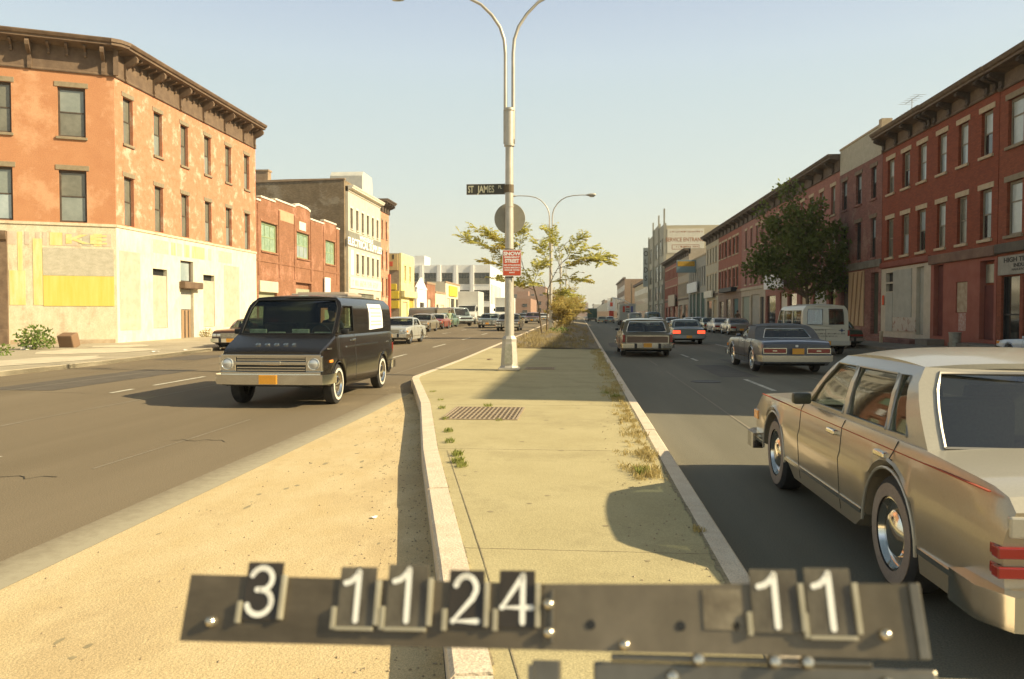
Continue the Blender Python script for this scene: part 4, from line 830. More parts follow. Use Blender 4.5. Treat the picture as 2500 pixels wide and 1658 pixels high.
def car(name, label, cat, loc, rz, s, group=None):
    """s: spec dictionary. Local +y is forward, origin on the ground between the axles"""
    root = thing(name, label, cat, loc, rz, group)
    L, Wd, wb, fo = s['L'], s['W'], s['wb'], s['fo']; yf = wb / 2 + fo; yr_ = yf - L; hw = Wd / 2
    zb, r = s.get('zb', .22), s.get('r', .33); Ra = r + .065; pm = s['paint']; det = s.get('det', 1)
    zt = s['zt']; belt = s['belt']                  # top line table, belt height
    cy0, cy1, ry0, ry1 = s['cab']                   # rear glass base, windscreen base, roof rear, roof front
    zr = s['roof']; tum = s.get('tum', .80)
    pw = s.get('plan') or [(yr_, .955), (yr_ + .25, .985), (yr_ + .9, 1), (yf - 1.0, 1), (yf - .3, .985), (yf, .95)]
    ys = sorted(set([round(v, 3) for v in [yr_, yr_ + .05, yr_ + .15, yf - .05, yf - .15, yf, cy0 - .01, cy0, cy1, cy1 + .01] + [yr_ + .3 + k * .3 for k in range(int((L - .4) / .3))] + [c + Ra * math.cos(a * math.pi / (12 if det else 8)) for c in (-wb / 2, wb / 2) for a in range(13 if det else 9)]]))
    m = MB(); rings = []; mi_in = 1
    for y in ys:
        k = interp(pw, y); w_ = hw * k; z1 = interp(zt, y); za = zb
        for c in (-wb / 2, wb / 2):
            if abs(y - c) < Ra: za = max(za, .0 + r - .02 + math.sqrt(max(0, Ra * Ra - (y - c) ** 2)))
        if y > yf - .16: za = max(za, zb + .10)
        if y < yr_ + .16: za = max(za, zb + .08)
        inside = cy0 <= y <= cy1; sh = z1 - .055; fl = s.get('floor', .5)
        c1 = s.get('crease', .62)
        pts = [(0, za), (w_ * .86, za), (w_ * .965, za + .012), (w_ * .985, max(za + .03, .38)), (w_ * 1.0, max(za + .045, c1)), (w_ * .985, max(za + .06, c1 + .05)), (w_ * .97, max(za + .075, sh)), (w_ * .94, max(za + .09, z1))]
        if inside: pts += [(w_ * .94 - .06, z1 - .005), (w_ * .94 - .07, fl), (0, fl)]
        else: pts += [(w_ * .94 - .07, z1 + .004), (w_ * .55, z1 + .02), (0, z1 + .03)]
        rings.append([m.b.verts.new((-x, y, z)) for x, z in pts[1:-1]][::-1] + [m.b.verts.new((0, y, pts[0][1]))] + [m.b.verts.new((x, y, z)) for x, z in pts[1:-1]] + [m.b.verts.new((0, y, pts[-1][1]))])
    n = len(rings[0]); nb = 9                       # ring: left top inner ... bottom ... right top inner, centre top
    for ri, (A, B) in enumerate(zip(rings, rings[1:])):
        ym = (ys[ri] + ys[ri + 1]) / 2; ins = cy0 < ym < cy1
        for k in range(n):
            f = m.b.faces.new((A[k], A[(k + 1) % n], B[(k + 1) % n], B[k]))
            lowtab = k in (nb - 1, nb)
            if lowtab: f.material_index = 2
            elif ins and k in (0, n - 3, n - 2, n - 1): f.material_index = 1
            elif s.get('deck') and ym < cy0 and k in (0, 1, n - 3, n - 2, n - 1, n - 4): f.material_index = 3
            elif s.get('side2') and k in s['side2'][1]: f.material_index = 3
    m.b.faces.new(rings[0][::-1]); m.b.faces.new(rings[-1])
    body = obj('body', m, [pm, interior_m, under] + ([s['side2'][0]] if s.get('side2') else [s['deck']] if s.get('deck') else []), root, smooth=28)
    # ---- greenhouse
    wbel = hw * .94 - .015; wro = hw * tum; zrs = zr - .045 - s.get('arch', .03) * .6; rnd = s.get('rnd', .035)
    def sidex(z): 
        t = (z - belt) / (zrs - belt); return wbel + (wro - wbel) * t + .02 * math.sin(math.pi * max(0, min(1, t))) - rnd * (max(0, t - .75) / .25) ** 2
    tp = s.get('toppaint', pm)
    ar_ = s.get('arch', .03); so = [(cy0, belt - .01), (cy1, belt - .01), (ry1, zrs)] + [(ry1 + (ry0 - ry1) * k_ / 6, zrs + ar_ * (1 - (1 - k_ / 3) ** 2)) for k_ in range(1, 6)] + [(ry0, zrs)]
    cab = MB()
    for sg in (-1, 1):
        holes = [w_['p'] for w_ in s['win']]
        cab.panel(so, holes, lambda u, v, b, sg=sg: (sg * (sidex(v) - (.035 if b else 0)), u, v), sub=.12)
    bw = .07
    def fr_map(yb, yt, off, z0, z1, bow):
        def f(u, v, b):
            t = v; z = z0 + (z1 - z0) * t; x = u * sidex(z); y = yb + (yt - yb) * t + bow * (1 - u * u)
            return (x * (1 if not b else .985), y - (off if b else 0), z - (.02 if b else 0))
        return f
    wsm = fr_map(cy1, ry1, .04, belt - .01, zrs, .05); rwm = fr_map(cy0, ry0, -.04, belt - .01, zrs, -.04)
    wsh = [[(-.93, .06), (.93, .06), (.92, .93), (-.92, .93)]]
    rwh = s.get('rwin', [[(-.84, .10), (.84, .10), (.80, .86), (-.80, .86)]])
    cab.panel([(-1, 0), (1, 0), (1, 1), (-1, 1)], wsh, wsm, sub=.2); cab.panel([(-1, 0), (1, 0), (1, 1), (-1, 1)], rwh, rwm, sub=.2)
    nx, ny = 8, 8; top = []                          # roof skin
    for j in range(ny + 1):
        y = ry0 + (ry1 - ry0) * j / ny; row = []
        for i in range(nx + 1):
            u = -1 + 2 * i / nx; v = -1 + 2 * j / ny
            yy = y + (.05 * (1 - u * u) * (v if v > 0 else v * .8) if abs(v) > .9 else 0)
            row.append((u * (wro - rnd), yy, zrs + ar_ * (1 - v * v) + (.045 + .012) * (1 - abs(u) ** 3.2) * (1 - .55 * abs(v) ** 4)))
        top.append(row)
    vt = [[cab.b.verts.new(p) for p in r_] for r_ in top]; vb = [[cab.b.verts.new((p[0] * .98, p[1], p[2] - .03)) for p in r_] for r_ in top]
    for j in range(ny):
        for i in range(nx):
            cab.b.faces.new((vt[j][i], vt[j][i + 1], vt[j + 1][i + 1], vt[j + 1][i])); cab.b.faces.new((vb[j][i], vb[j + 1][i], vb[j + 1][i + 1], vb[j][i + 1]))
    ed = [(0, i) for i in range(nx + 1)] + [(j, nx) for j in range(1, ny + 1)] + [(ny, i) for i in range(nx - 1, -1, -1)] + [(j, 0) for j in range(ny - 1, 0, -1)]
    for a, b in zip(ed, ed[1:] + ed[:1]): cab.b.faces.new((vt[a[0]][a[1]], vt[b[0]][b[1]], vb[b[0]][b[1]], vb[a[0]][a[1]]))
    bmesh.ops.remove_doubles(cab.b, verts=cab.b.verts, dist=.0008)
    obj('roof', cab, tp, root, smooth=32)
    # ---- glass
    gm = s.get('glass', gl)
    def pane(nm, polys, mp, mat=None):
        for p in polys:
            g_ = MB(); g_.panel(p, [], mp, sub=.3, solid=False); obj(nm, g_, mat or gm, root, smooth=30)
    pane('windscreen', wsh, lambda u, v, b: tuple(Vector(wsm(u, v, 0)) - Vector((0, .015, .008))))
    pane('rear_window', rwh, lambda u, v, b: tuple(Vector(rwm(u, v, 0)) + Vector((0, .012, -.006))), s.get('rglass'))
    for w_ in s['win']:
        for sg in (-1, 1): pane('side_window', [w_['p']], lambda u, v, b, sg=sg: (sg * (sidex(v) - .015), u, v))
    if det:      # window surrounds
        for w_ in s['win']:
            for sg in (-1, 1):
                tr = MB(); q = w_['p'] + w_['p'][:1]; tr.tube([(sg * (sidex(v) + .003), u, v) for u, v in q], .008, 5); obj('window_trim', tr, s.get('trim', chrome), root, smooth=50)
        for mp_, hs_ in ((wsm, wsh), (rwm, rwh)):
            for h_ in hs_:
                tr = MB(); q = []; hh = h_ + h_[:1]
                for a, b in zip(hh, hh[1:]): q += [mp_(a[0] + (b[0] - a[0]) * t / 4, a[1] + (b[1] - a[1]) * t / 4, 0) for t in range(4)]
                tr.tube(q + [q[0]], .011, 5); obj('window_trim', tr, s.get('trim', chrome), root, smooth=50)
    # ---- interior
    it = MB()
    for yy in s.get('seats', (0.0, -.95)):
        it.box(-hw * .78, hw * .78, yy - .1, yy + .4, .5, .72, bev=.05)
        for sg in (-1, 1): it.box(sg * hw * .42 - hw * .33, sg * hw * .42 + hw * .33, yy - .22, yy - .06, .7, min(belt + .22, zr - .2), bev=.05)
    obj('seats', it, s.get('seatm', interior_m), root)
    d = MB(); d.box(-hw * .85, hw * .85, cy1 - .55, cy1 - .02, belt - .14, belt - .03, bev=.03); d.box(-hw * .85, hw * .85, cy0 + .02, cy0 + .4, belt - .12, belt - .04); obj('dashboard', d, interior_m, root)
    if det:
        st = MB(); Mw = Matrix.Translation((-hw * .42, cy1 - .72, belt + .02)) @ Matrix.Rotation(R(62), 4, 'X')
        st.tube([Mw @ Vector((.19 * math.cos(a * .3491), .19 * math.sin(a * .3491), 0)) for a in range(19)], .014, 6); st.tube([Mw @ Vector((-.19, 0, 0)), Mw @ Vector((.19, 0, 0))], .012, 6); obj('steering_wheel', st, black, root, smooth=50)
    # ---- wheels
    wt = wheel_mesh(r, s.get('tw', .2), s.get('ww', 0), s.get('hub', 'cap'))
    for sg in (-1, 1):
        for y in (wb / 2, -wb / 2):
            ro = (0, 0, 0 if sg > 0 else math.pi)
            t = inst('wheel', wt[0], root, (sg * (hw - s.get('tw', .2) / 2 - .035), y, r), ro)
            if wt[1]: inst('whitewall', wt[1], t)
            inst('rim', wt[2], t)
    # arch lips
    if det:
        for sg in (-1, 1):
            for c in (-wb / 2, wb / 2):
                al = MB(); al.tube([(sg * (hw * interp(pw, c) * .985 + .002), c + Ra * math.cos(a * math.pi / 16), r - .02 + Ra * math.sin(a * math.pi / 16)) for a in range(17)], .010, 6)
                obj('wheel_arch_trim', al, s.get('archm', chrome), root, smooth=50)
        for z in s.get('strips', (.40,)):
            for sg in (-1, 1):
                for a, b in ((yr_ + .1, -wb / 2 - Ra - .03), (-wb / 2 + Ra + .03, wb / 2 - Ra - .03), (wb / 2 + Ra + .03, yf - .12)):
                    if b - a > .1: tr = MB(); tr.box(sg * hw * .985 - .008, sg * hw * .985 + .010, a, b, z - .014, z + .014); obj('side_strip', tr, chrome, root)
        # door seams and handles
        dy = s.get('doors', [cy1 - .05, (cy0 + cy1) / 2 + .1, cy0 + .35])
        for y in dy:
            for sg in (-1, 1):
                x = hw * interp(pw, y); z1_ = interp(zt, y)
                za_ = zb
                for c in (-wb / 2, wb / 2):
                    if abs(y - c) < Ra: za_ = r + math.sqrt(Ra * Ra - (y - c) ** 2)
                pr = [(x * .97, max(za_ + .03, zb + .05)), (x * .985, max(.38, za_ + .04)), (x, max(c1, za_ + .05)), (x * .985, c1 + .05), (x * .97, z1_ - .055), (x * .945, z1_ - .004)]
                pr = [q_ for i_, q_ in enumerate(pr) if q_[1] > za_ + .02]
                sm = MB(); sm.tube([(sg * a_, y, b_) for a_, b_ in pr], .0035, 4); obj('door_seam', sm, black, root)
        for y in dy[1:]:
            for sg in (-1, 1):
                hd = MB(); hd.box(sg * (hw * .978 - .01), sg * (hw * .978 + .03), y + .08, y + .24, belt - .12, belt - .085, bev=.008); obj('door_handle', hd, chrome, root)
    # mirrors
    for sg in s.get('mir', (-1,)):
        mm = MB(); y = cy1 - .28; mm.box(sg * hw * .96, sg * (hw * .96 + .14), y - .04, y + .04, belt + .02, belt + .11, bev=.02); obj('mirror', mm, s.get('mirm', pm), root, smooth=40)
    # ---- bumpers
    bz, bh = s.get('bz', .44), s.get('bh', .17)
    for nm, y0, sg in (('front_bumper', yf, 1), ('rear_bumper', yr_, -1)):
        b_ = MB(); e = hw * .985; pth = [(-e, y0 - sg * s.get('bwrap', .42), bz), (-e, y0 - sg * .06, bz), (-e + .05, y0 + sg * .05, bz), (-e * .6, y0 + sg * .09, bz), (0, y0 + sg * .10, bz), (e * .6, y0 + sg * .09, bz), (e - .05, y0 + sg * .05, bz), (e, y0 - sg * .06, bz), (e, y0 - sg * s.get('bwrap', .42), bz)]
        if sg > 0: pth = pth[::-1]
        sweepbar(b_, pth[::-1], .12, bh)
        bo = obj(nm, b_, s.get('bm', chrome), root, smooth=40)
        if det and s.get('rub', 1):
            q = MB()
            for x in (-.45, .45): q.box(x - .05, x + .05, y0 + sg * .12, y0 + sg * .185, bz - bh * .55, bz + bh * .55, bev=.012)
            obj('bumper_guard', q, black, bo)
        if (nm[0] == 'r') or s.get('fplate'):
            pz = s.get('pz', bz) if nm[0] == 'r' else bz; pl = MB(); pl.box(-.155, .155, y0 + sg * .165, y0 + sg * .185, pz - .075, pz + .08, bev=.004); obj('licence_plate', pl, plate_m, root)
    # ---- lights
    hz = s.get('hz', .66); tz0, tz1 = s.get('tz', (.55, .70)); ta, tb = s.get('tx', (.45, .93))
    for sg in (-1, 1):
        if s.get('front', 1):
            for k in range(s.get('nh', 2)):
                hl = MB(); xx = sg * (hw * .84 - k * .2)
                if s.get('round'): hl.lathe([(0, .02), (.07, .012), (.085, 0), (.095, .015), (.1, -.02)], 16, M4=Matrix.Translation((xx, yf + .012, hz)) @ Matrix.Rotation(R(-90), 4, 'X'))
                else: hl.box(xx - .085, xx + .085, yf - .03, yf + .022, hz - .06, hz + .06, bev=.012)
                obj('headlight', hl, lamp_g, root, smooth=40)
            tl = MB(); tl.box(sg * hw * .935, sg * hw * .978, yf - .2, yf - .03, hz - .05, hz + .04, bev=.008); obj('marker_light', tl, lens_a, root)
        q = MB()
        for (za_, zb_) in s.get('tseg', [(tz0, tz1)]):
            q.box(sg * hw * ta, sg * hw * tb, yr_ - .022, yr_ + .04, za_, zb_, bev=.006)
            if s.get('twrap'): q.box(sg * hw * .93, sg * (hw * .967), yr_ + .01, yr_ + .09, za_, zb_, bev=.006)
        q = obj('taillight', q, s.get('tm', lens_r), root)
        if s.get('tframe'):
            t_ = MB(); x0, x1 = hw * ta - .025, hw * tb + .025
            for a, b, c, d in ((x0, x1, tz0 - .025, tz0 - .003), (x0, x1, tz1 + .003, tz1 + .025), (x0, x0 + .022, tz0 - .003, tz1 + .003), (x1 - .022, x1, tz0 - .003, tz1 + .003), ((x0 + x1) / 2 - .06, (x0 + x1) / 2 + .06, (tz0 + tz1) / 2 - .015, (tz0 + tz1) / 2 + .015)): t_.box(sg * a, sg * b, yr_ - .032, yr_ + .02, c, d)
            obj('taillight_frame', t_, chrome, q)
    if s.get('front', 1):
        gr = MB(); gw = hw * (.84 - .2 * s.get('nh', 2)) + .06; gr.box(-gw, gw, yf - .02, yf + .006, hz - .10, hz + .08, mi=1)
        nb_ = s.get('bars', 5)
        if s.get('vbar', 1):
            for k in range(17): gr.box(-gw + gw * 2 * k / 16 - .007, -gw + gw * 2 * k / 16 + .007, yf + .007, yf + .02, hz - .10, hz + .08)
        for k in range(nb_): gr.box(-gw, gw, yf + .004, yf + .026, hz - .10 + .18 * k / (nb_ - 1) - .006, hz - .10 + .18 * k / (nb_ - 1) + .006)
        obj('grille', gr, [chrome, black], root)
    s['_'] = dict(yf=yf, yr=yr_, hw=hw, wbel=wbel, wro=wro, zrs=zrs, sidex=sidex, wsm=wsm, rwm=rwm); return root
def sedan(p, **k):
    """a full size American saloon of the late seventies"""
    L = k.get('L', 4.95); wb = k.get('wb', 2.8); fo = k.get('fo', .9); yf = wb / 2 + fo; yr_ = yf - L; cy1 = k.get('cy1', .62); cy0 = k.get('cy0', -1.55); ry1, ry0 = k.get('ry1', .05), k.get('ry0', -1.05); b = k.get('belt', .93); zr = k.get('roof', 1.38); zh = zr - .118
    d = dict(L=L, W=1.85, wb=wb, fo=fo, paint=p, belt=b, roof=zr, cab=(cy0, cy1, ry0, ry1),
        zt=[(yr_, b - .13), (yr_ + .06, b - .06), (yr_ + .2, b - .035), (cy0 - .01, b), (cy0, b), (cy1, b), (cy1 + .01, b), (yf - .5, b - .045), (yf - .12, b - .085), (yf - .03, b - .13), (yf, b - .19)])
    sl = (cy1 - ry1) / (zr - .045 - b); s2 = (ry0 - cy0) / (zr - .045 - b)
    f = lambda z, o: cy1 - (z - b) * sl - o
    g_ = lambda z, o: cy0 + (z - b) * s2 + o
    mid = k.get('mid', (cy0 + cy1) / 2 + .12)
    cp = k.get('cpil', .22)
    w1 = [(mid + .04, b + .03), (f(b + .03, .10), b + .03), (f(zh, .09), zh), (mid + .02, zh)]
    if k.get('coupe'): d['win'] = [dict(p=[(mid - .25, b + .03), (f(b + .03, .10), b + .03), (f(zh, .09), zh), (mid - .15, zh)])]
    else:
        w2 = [(g_(b + .03, cp + .12), b + .03), (mid - .05, b + .03), (mid - .04, zh), (max(ry0 + cp * .45, g_(zh, cp)), zh)]; d['win'] = [dict(p=w1), dict(p=w2)]
        if k.get('quarter'):
            q = k['quarter']; xb, xt = w2[0][0], w2[3][0]
            d['win'] = [dict(p=w1), dict(p=[(xb + q, b + .03), w2[1], w2[2], (xt + q * .55, zh)]), dict(p=[(xb + .02, b + .03), (xb + q - .05, b + .03), (xt + q * .55 - .05, zh), (xt + .01, zh)])]
    d.update({a: c for a, c in k.items() if a not in ('L', 'wb', 'fo', 'cy1', 'cy0', 'ry1', 'ry0', 'belt', 'mid', 'cpil', 'coupe', 'quarter')}); return d
# --- foreground tan saloon
tan_p = paint('tan_metallic', (.46, .375, .25), .45, .32); sil_p = paint('silver_top', (.47, .43, .34), .25, .36)
mal = sedan(tan_p, L=4.86, wb=2.745, fo=.90, W=1.84, roof=1.365, belt=.885, cy1=.56, ry1=-.02, cy0=-1.78, ry0=-1.36, quarter=.34, cpil=.12, mid=-.42, strips=(.36,), toppaint=sil_p, deck=sil_p, tseg=[(.475, .525), (.56, .61)], tx=(.40, .985), twrap=1, nh=1, mirm=M('mirror_dark', (.06, .06, .04), rough=.4), archm=sil_p, seatm=M('seat_blue_grey', (.12, .12, .10), rough=.8), ww=3, trim=M('trim_dull', (.34, .31, .26), rough=.3, metal=.6, fine=0), rglass=glass_mat('rear_glass', (.42, .45, .38), .10), r=.335, rwin=[[(-.90, .05), (.90, .05), (.87, .93), (-.87, .93)]], bz=.35, bh=.15, bwrap=.30, rub=0, hz=.60, pz=.55)
c = car('parked_car', 'tan four door saloon with silver roof and boot, closest to us on the right', 'car', (2.68, 6.14, 0), 0, mal); c.name = 'saloon_car'
q = MB(); hw = mal['_']['hw']; yr_ = mal['_']['yr']
for sg in (-1, 1): q.box(sg * hw * .956, sg * (hw * .973), yr_ + .1, 1.9, .823, .829)
obj('pinstripe', q, M('stripe_red', (.36, .07, .03), fine=0), c)
# silver two-tone deck lid and tail panel
hw = .92
m = MB()
for sg in (-1, 1): m.box(sg * .30, sg * .36, yr_ - .02, yr_ + .01, .64, .74)
m.box(-hw * .93, hw * .93, yr_ - .012, yr_ + .02, .645, .74, bev=.01); obj('tail_panel', m, sil_p, c)
m = MB(); m.box(-.15, .12, -1.55, -1.35, .93, .97, bev=.015); obj('parcel_shelf_box', m, M('tissue_pink', (.55, .2, .15)), c)
# --- dark van
blk_p = paint('black_paint', (.012, .009, .006), .0, .25, coat=.45)
def vanspec(p, **k):
    L = k.get('L', 4.95); wb = 3.2; yf = wb / 2 + .78; yr_ = yf - L; b = k.get('belt', 1.06); zr = k.get('roof', 2.0)
    cy1 = yf - k.get('nose', .62); cy0 = yr_ + .02; ry1 = cy1 - .62; ry0 = yr_ + .10; zh = zr - .22
    d = dict(L=L, W=1.96, wb=wb, fo=.78, paint=p, belt=b, roof=zr, cab=(cy0, cy1, ry0, ry1), zb=.30, r=.36, floor=.7, crease=.80, tum=.88, rnd=.11, bz=.50, bh=.17, hz=.83,
        zt=[(yr_, b), (cy1, b), (cy1 + .01, b), (yf - .06, max(.97, b - .24)), (yf - .02, max(.95, b - .27)), (yf, max(.92, b - .29))], plan=[(yr_, .97), (yr_ + .2, .99), (yf - 1, 1), (yf - .3, .97), (yf, .93)], seats=(1.0,), tz=(.75, .98), tx=(.86, .97), doors=[cy1 - .12, cy1 - 1.15])
    sl = (cy1 - ry1) / (zr - .045 - b); f = lambda z, o: cy1 - (z - b) * sl - o
    d['win'] = [dict(p=[(cy1 - 1.18, b + .05), (f(b + .05, .1), b + .05), (f(zh, .09), zh), (cy1 - 1.16, zh)])]
    d.update({a: c for a, c in k.items() if a not in ('L', 'nose')}); return d
v = vanspec(blk_p, belt=1.24, nose=.70, ww=1, hub='cap', nh=1, front=0, fplate=1, mir=(-1, 1), mirm=black, rwin=[[(-.85, .1), (-.06, .1), (-.06, .8), (-.85, .8)], [(.06, .1), (.85, .1), (.85, .8), (.06, .8)]], glass=glass_mat('van_glass', (.46, .54, .46), .04), rub=0, strips=(1.02,), trim=black, archm=blk_p, zb=.28)
vr = car('van', 'black full-size van with chrome grille driving toward us on the left', 'van', (-5.33, 15.7, 0), math.pi, v)
yf = v['_']['yf']; hw = v['_']['hw']
m = MB(); gy = yf + .005
m.box(-hw * .90, hw * .90, gy - .05, gy, .60, .91, mi=1)
for z, h_ in ((.905, .022), (.60, .03), (.775, .03)): m.box(-hw * .90, hw * .90, gy, gy + .035, z - h_, z + h_, bev=.006)
for z in (.655, .70, .83, .87): m.box(-hw * .62, hw * .62, gy, gy + .02, z - .010, z + .010)
m.box(-.18, .18, gy, gy + .04, .74, .81, bev=.01); obj('grille', m, [chrome, black], vr)
for sg in (-1, 1):
    m = MB(); m.box(sg * hw * .63, sg * hw * .93, gy - .03, gy + .03, .63, .90, bev=.015); o = obj('headlight_bezel', m, chrome, vr)
    m = MB(); m.lathe([(0, .05), (.07, .042), (.09, .03), (.1, .045), (.105, 0)], 18, M4=Matrix.Translation((sg * hw * .78, gy + .005, .765)) @ Matrix.Rotation(R(-90), 4, 'X')); obj('headlight', m, lamp_g, o, smooth=40)
    m = MB(); m.box(sg * (hw * .958), sg * (hw * .985), yf - .42, yf - .24, .77, .82, bev=.008); obj('marker_light', m, lens_a, vr)
text('lettering', 'DODGE', .10, chrome, vr, (0, yf - .20, 1.092), (R(24), 0, math.pi), spacing=2.2, bold=.004, depth=.006, sx=1.2)
m = MB()
sx = v['_']['sidex']
m.panel([(-1.75, 1.33), (-.62, 1.30), (-.62, 1.84), (-1.7, 1.84)], [], lambda u, w_, b: (-(sx(w_) + (.012 if not b else .004)), u, w_), sub=.2); sgn = obj('paper_sign', m, M('paper_white', (.80, .78, .74), (.72, .70, .68), sc=5), vr); sgn['label'] = 'white paper sign taped inside the van side'
m = MB()
for i, z in enumerate((1.74, 1.64, 1.57, 1.46, 1.39)): m.panel([(-1.6, z), (-.75, z), (-.75, z + .03), (-1.6, z + .03)], [], lambda u, w_, b: (-(sx(w_) + (.0155 if not b else .0125)), u, w_))
obj('sign_lines', m, M('sign_line_pink', (.62, .42, .38)), sgn)
m = MB(); m.box(-.6, .6, -1.2, -.2, 1.99, 2.05, bev=.02); m.box(-.5, .5, -1.1, -.3, 2.05, 2.08, bev=.015); obj('roof_vent', m, M('vent_tan', (.4, .32, .24)), vr)
m = MB()
for k, (x, z) in enumerate(((-.62, 1.25), (-.2, 1.25), (.25, 1.25), (.6, 1.25))): m.box(x - .17, x + .15, yf - .90, yf - .86, z - .03, z + .05 + .05 * (k % 2), bev=.01, mat=Matrix.Translation((0, 0, 0)))
obj('reflection_papers', m, M('reflection_pale', (.45, .5, .38), (.8, .82, .7), sc=9), vr)  # dash papers enlarged and paled to stand in for windscreen reflections
# --- wagon
wag_p = paint('wagon_tan', (.16, .13, .075), .3, .34)
wsp = sedan(wag_p, L=5.25, wb=2.95, fo=.95, W=1.97, roof=1.47, belt=.95, cy1=.72, ry1=.1, cy0=-2.32, ry0=-2.05, mid=-.4, quarter=1.1, cpil=.1, side2=(wood_m, (4, 5, 6, 11, 12, 13)), tz=(.58, .86), tx=(.86, .96), ww=0, rwin=[[(-.84, .06), (.84, .06), (.80, .88), (-.80, .88)]], seats=(0, -.95, -1.7), pz=.46, bz=.44, mir=(-1, 1), mirm=black)
c = car('station_wagon', 'brown station wagon with wood grain tailgate, second car up the lane beside the median', 'car', (2.52, 33.55, 0), 0, wsp)
yr_ = wsp['_']['yr']; m = MB(); m.box(-.78, .78, yr_ - .018, yr_ + .01, .56, .80, bev=.008); tg = obj('tailgate', m, wood_m, c)
m = MB(); m.box(-.80, .80, yr_ - .03, yr_ - .012, .802, .83); m.box(-.80, .80, yr_ - .03, yr_ - .012, .53, .558); m.box(-.8, -.775, yr_ - .03, yr_ - .012, .558, .802); m.box(.775, .8, yr_ - .03, yr_ - .012, .558, .802); obj('tailgate_trim', m, chrome, tg)
# --- sedan braking
gg_p = paint('grey_green_paint', (.15, .17, .15), .3)
sp = sedan(gg_p, L=4.75, wb=2.7, W=1.8, roof=1.38, tseg=[(.60, .67), (.69, .76)], tx=(.52, .97), tm=lens_rb, ww=0, rub=0, bz=.42, bm=M('bumper_dull', (.3, .3, .28), rough=.4, metal=.6))
car('saloon_car', 'grey-green saloon with glowing red brake lights just ahead of the wagon', 'car', (5.95, 47.3, 0), 0, sp)
# --- blue coupe
bl_p = paint('slate_blue_paint', (.085, .095, .12), .35, .33); vin = M('vinyl_top', (.10, .10, .10), (.13, .125, .12), sc=8, rough=.7)
sp = sedan(bl_p, L=5.1, wb=2.85, fo=.98, W=1.93, roof=1.35, belt=.93, coupe=1, cy1=.45, ry1=-.2, cy0=-1.72, ry0=-1.22, mid=-.35, toppaint=vin, tz=(.585, .69), tx=(.30, .90), tframe=1, ww=1, hub='wire', pz=.63, bz=.43, rwin=[[(-.74, .12), (.74, .12), (.66, .80), (-.66, .80)]], rub=0, mir=(-1,), mirm=bl_p, nh=1)
c = car('coupe_car', 'slate blue two door coupe with dark vinyl roof and long red taillights', 'car', (5.82, 24.85, 0), 0, sp)
m = MB(); yr_ = sp['_']['yr']; m.box(-.04, .04, yr_ - .03, yr_ - .01, .735, .80, bev=.01); obj('emblem', m, M('emblem_silver', (.7, .7, .68), rough=.3, metal=.5), c)
# --- white window van
cr_p = paint('cream_white_paint', (.60, .55, .42), .0, .4, coat=.3)
b = 1.06; zh = 1.80
sp = vanspec(cr_p, W=1.92, roof=2.05, ww=0, hub='steel', bm=M('bumper_white', (.5, .47, .38), rough=.5), rub=0, trim=M('rubber_seal', (.12, .11, .09)), archm=cr_p, tm=lens_r, tx=(.88, .965), tz=(.78, 1.02), strips=(), det=1, mir=(-1,), mirm=black, rwin=[[(-.80, .20), (-.14, .20), (-.14, .86), (-.80, .86)], [(.14, .20), (.80, .20), (.80, .86), (.14, .86)]], rglass=gl_d)
sp['win'] += [dict(p=[(-.85, b + .08), (.42, b + .08), (.42, zh), (-.85, zh)]), dict(p=[(-2.25, b + .08), (-1.0, b + .08), (-1.0, zh), (-2.25, zh)])]
sp['rub'] = 0; sp['seats'] = (1.0, 0, -1.1)
c = car('van', 'cream white window van with twin rear doors and small dark writing', 'van', (9.75, 35.4, 0), 0, sp); yr_ = sp['_']['yr']
m = MB(); m.box(-.006, .006, yr_ - .004, yr_ + .01, .6, 1.05); obj('door_seam', m, black, c)
ltr = M('letter_grey', (.22, .19, .15), fine=0)
scribble(c, -.75, .0, 1.02, .05, yr_ - .005, ltr, 2); scribble(c, -.62, .72, .87, .055, yr_ - .005, ltr, 3); scribble(c, -.45, .45, .77, .055, yr_ - .005, ltr, 4)
m = MB(); m.box(.50, .74, yr_ - .008, yr_ - .003, .985, 1.015); m.box(.605, .635, yr_ - .009, yr_ - .004, .92, 1.08); m.box(.57, .67, yr_ - .0085, yr_ - .0035, .96, 1.04); obj('emblem', m, M('emblem_blue', (.08, .09, .14), fine=0), c)
# --- parked cars, right kerb
for i, (x, yrear, p, lab, kk) in enumerate((
    (13.0, 66.3, paint('silver_brown', (.30, .27, .22)), 'silver-brown saloon parked at the right kerb, nearest of the row beyond the white van', dict(coupe=1)),
    (12.85, 73.0, paint('dull_white', (.62, .60, .54), .0), 'white saloon parked at the right kerb, second of the row', dict()),
    (12.9, 79.7, paint('dark_green', (.05, .08, .055)), 'dark green saloon parked at the right kerb, third of the row', dict()),
    (12.8, 86.5, paint('slate_grey', (.20, .21, .20)), 'slate grey saloon parked at the right kerb, fourth of the row', dict(roof=1.42)),
    (12.9, 94, paint('dull_white', (.62, .6, .54)), 'pale saloon far along the right kerb, fifth of the row', dict()))):
    sp = sedan(p, det=0 if i > 1 else 1, **kk); car('parked_car', lab, 'car', (x, yrear + 2.55, 0), 0, sp, 'cars parked along the right kerb')
sp = sedan(paint('deep_green', (.035, .06, .035)), tz=(.58, .68), tx=(.3, .95), ww=0); car('parked_car', 'deep green saloon at the right kerb, half hidden behind the cream white van', 'car', (12.75, 42.6, 0), 0, sp, 'cars parked along the right kerb')
sp = sedan(paint('pale_white_blue', (.50, .53, .55), .0), L=4.6, belt=.80, roof=1.2, r=.3); car('parked_car', 'small white car nose at the right edge of the picture', 'car', (15.7, 27.6, 0), 0, sp, 'cars parked along the right kerb')
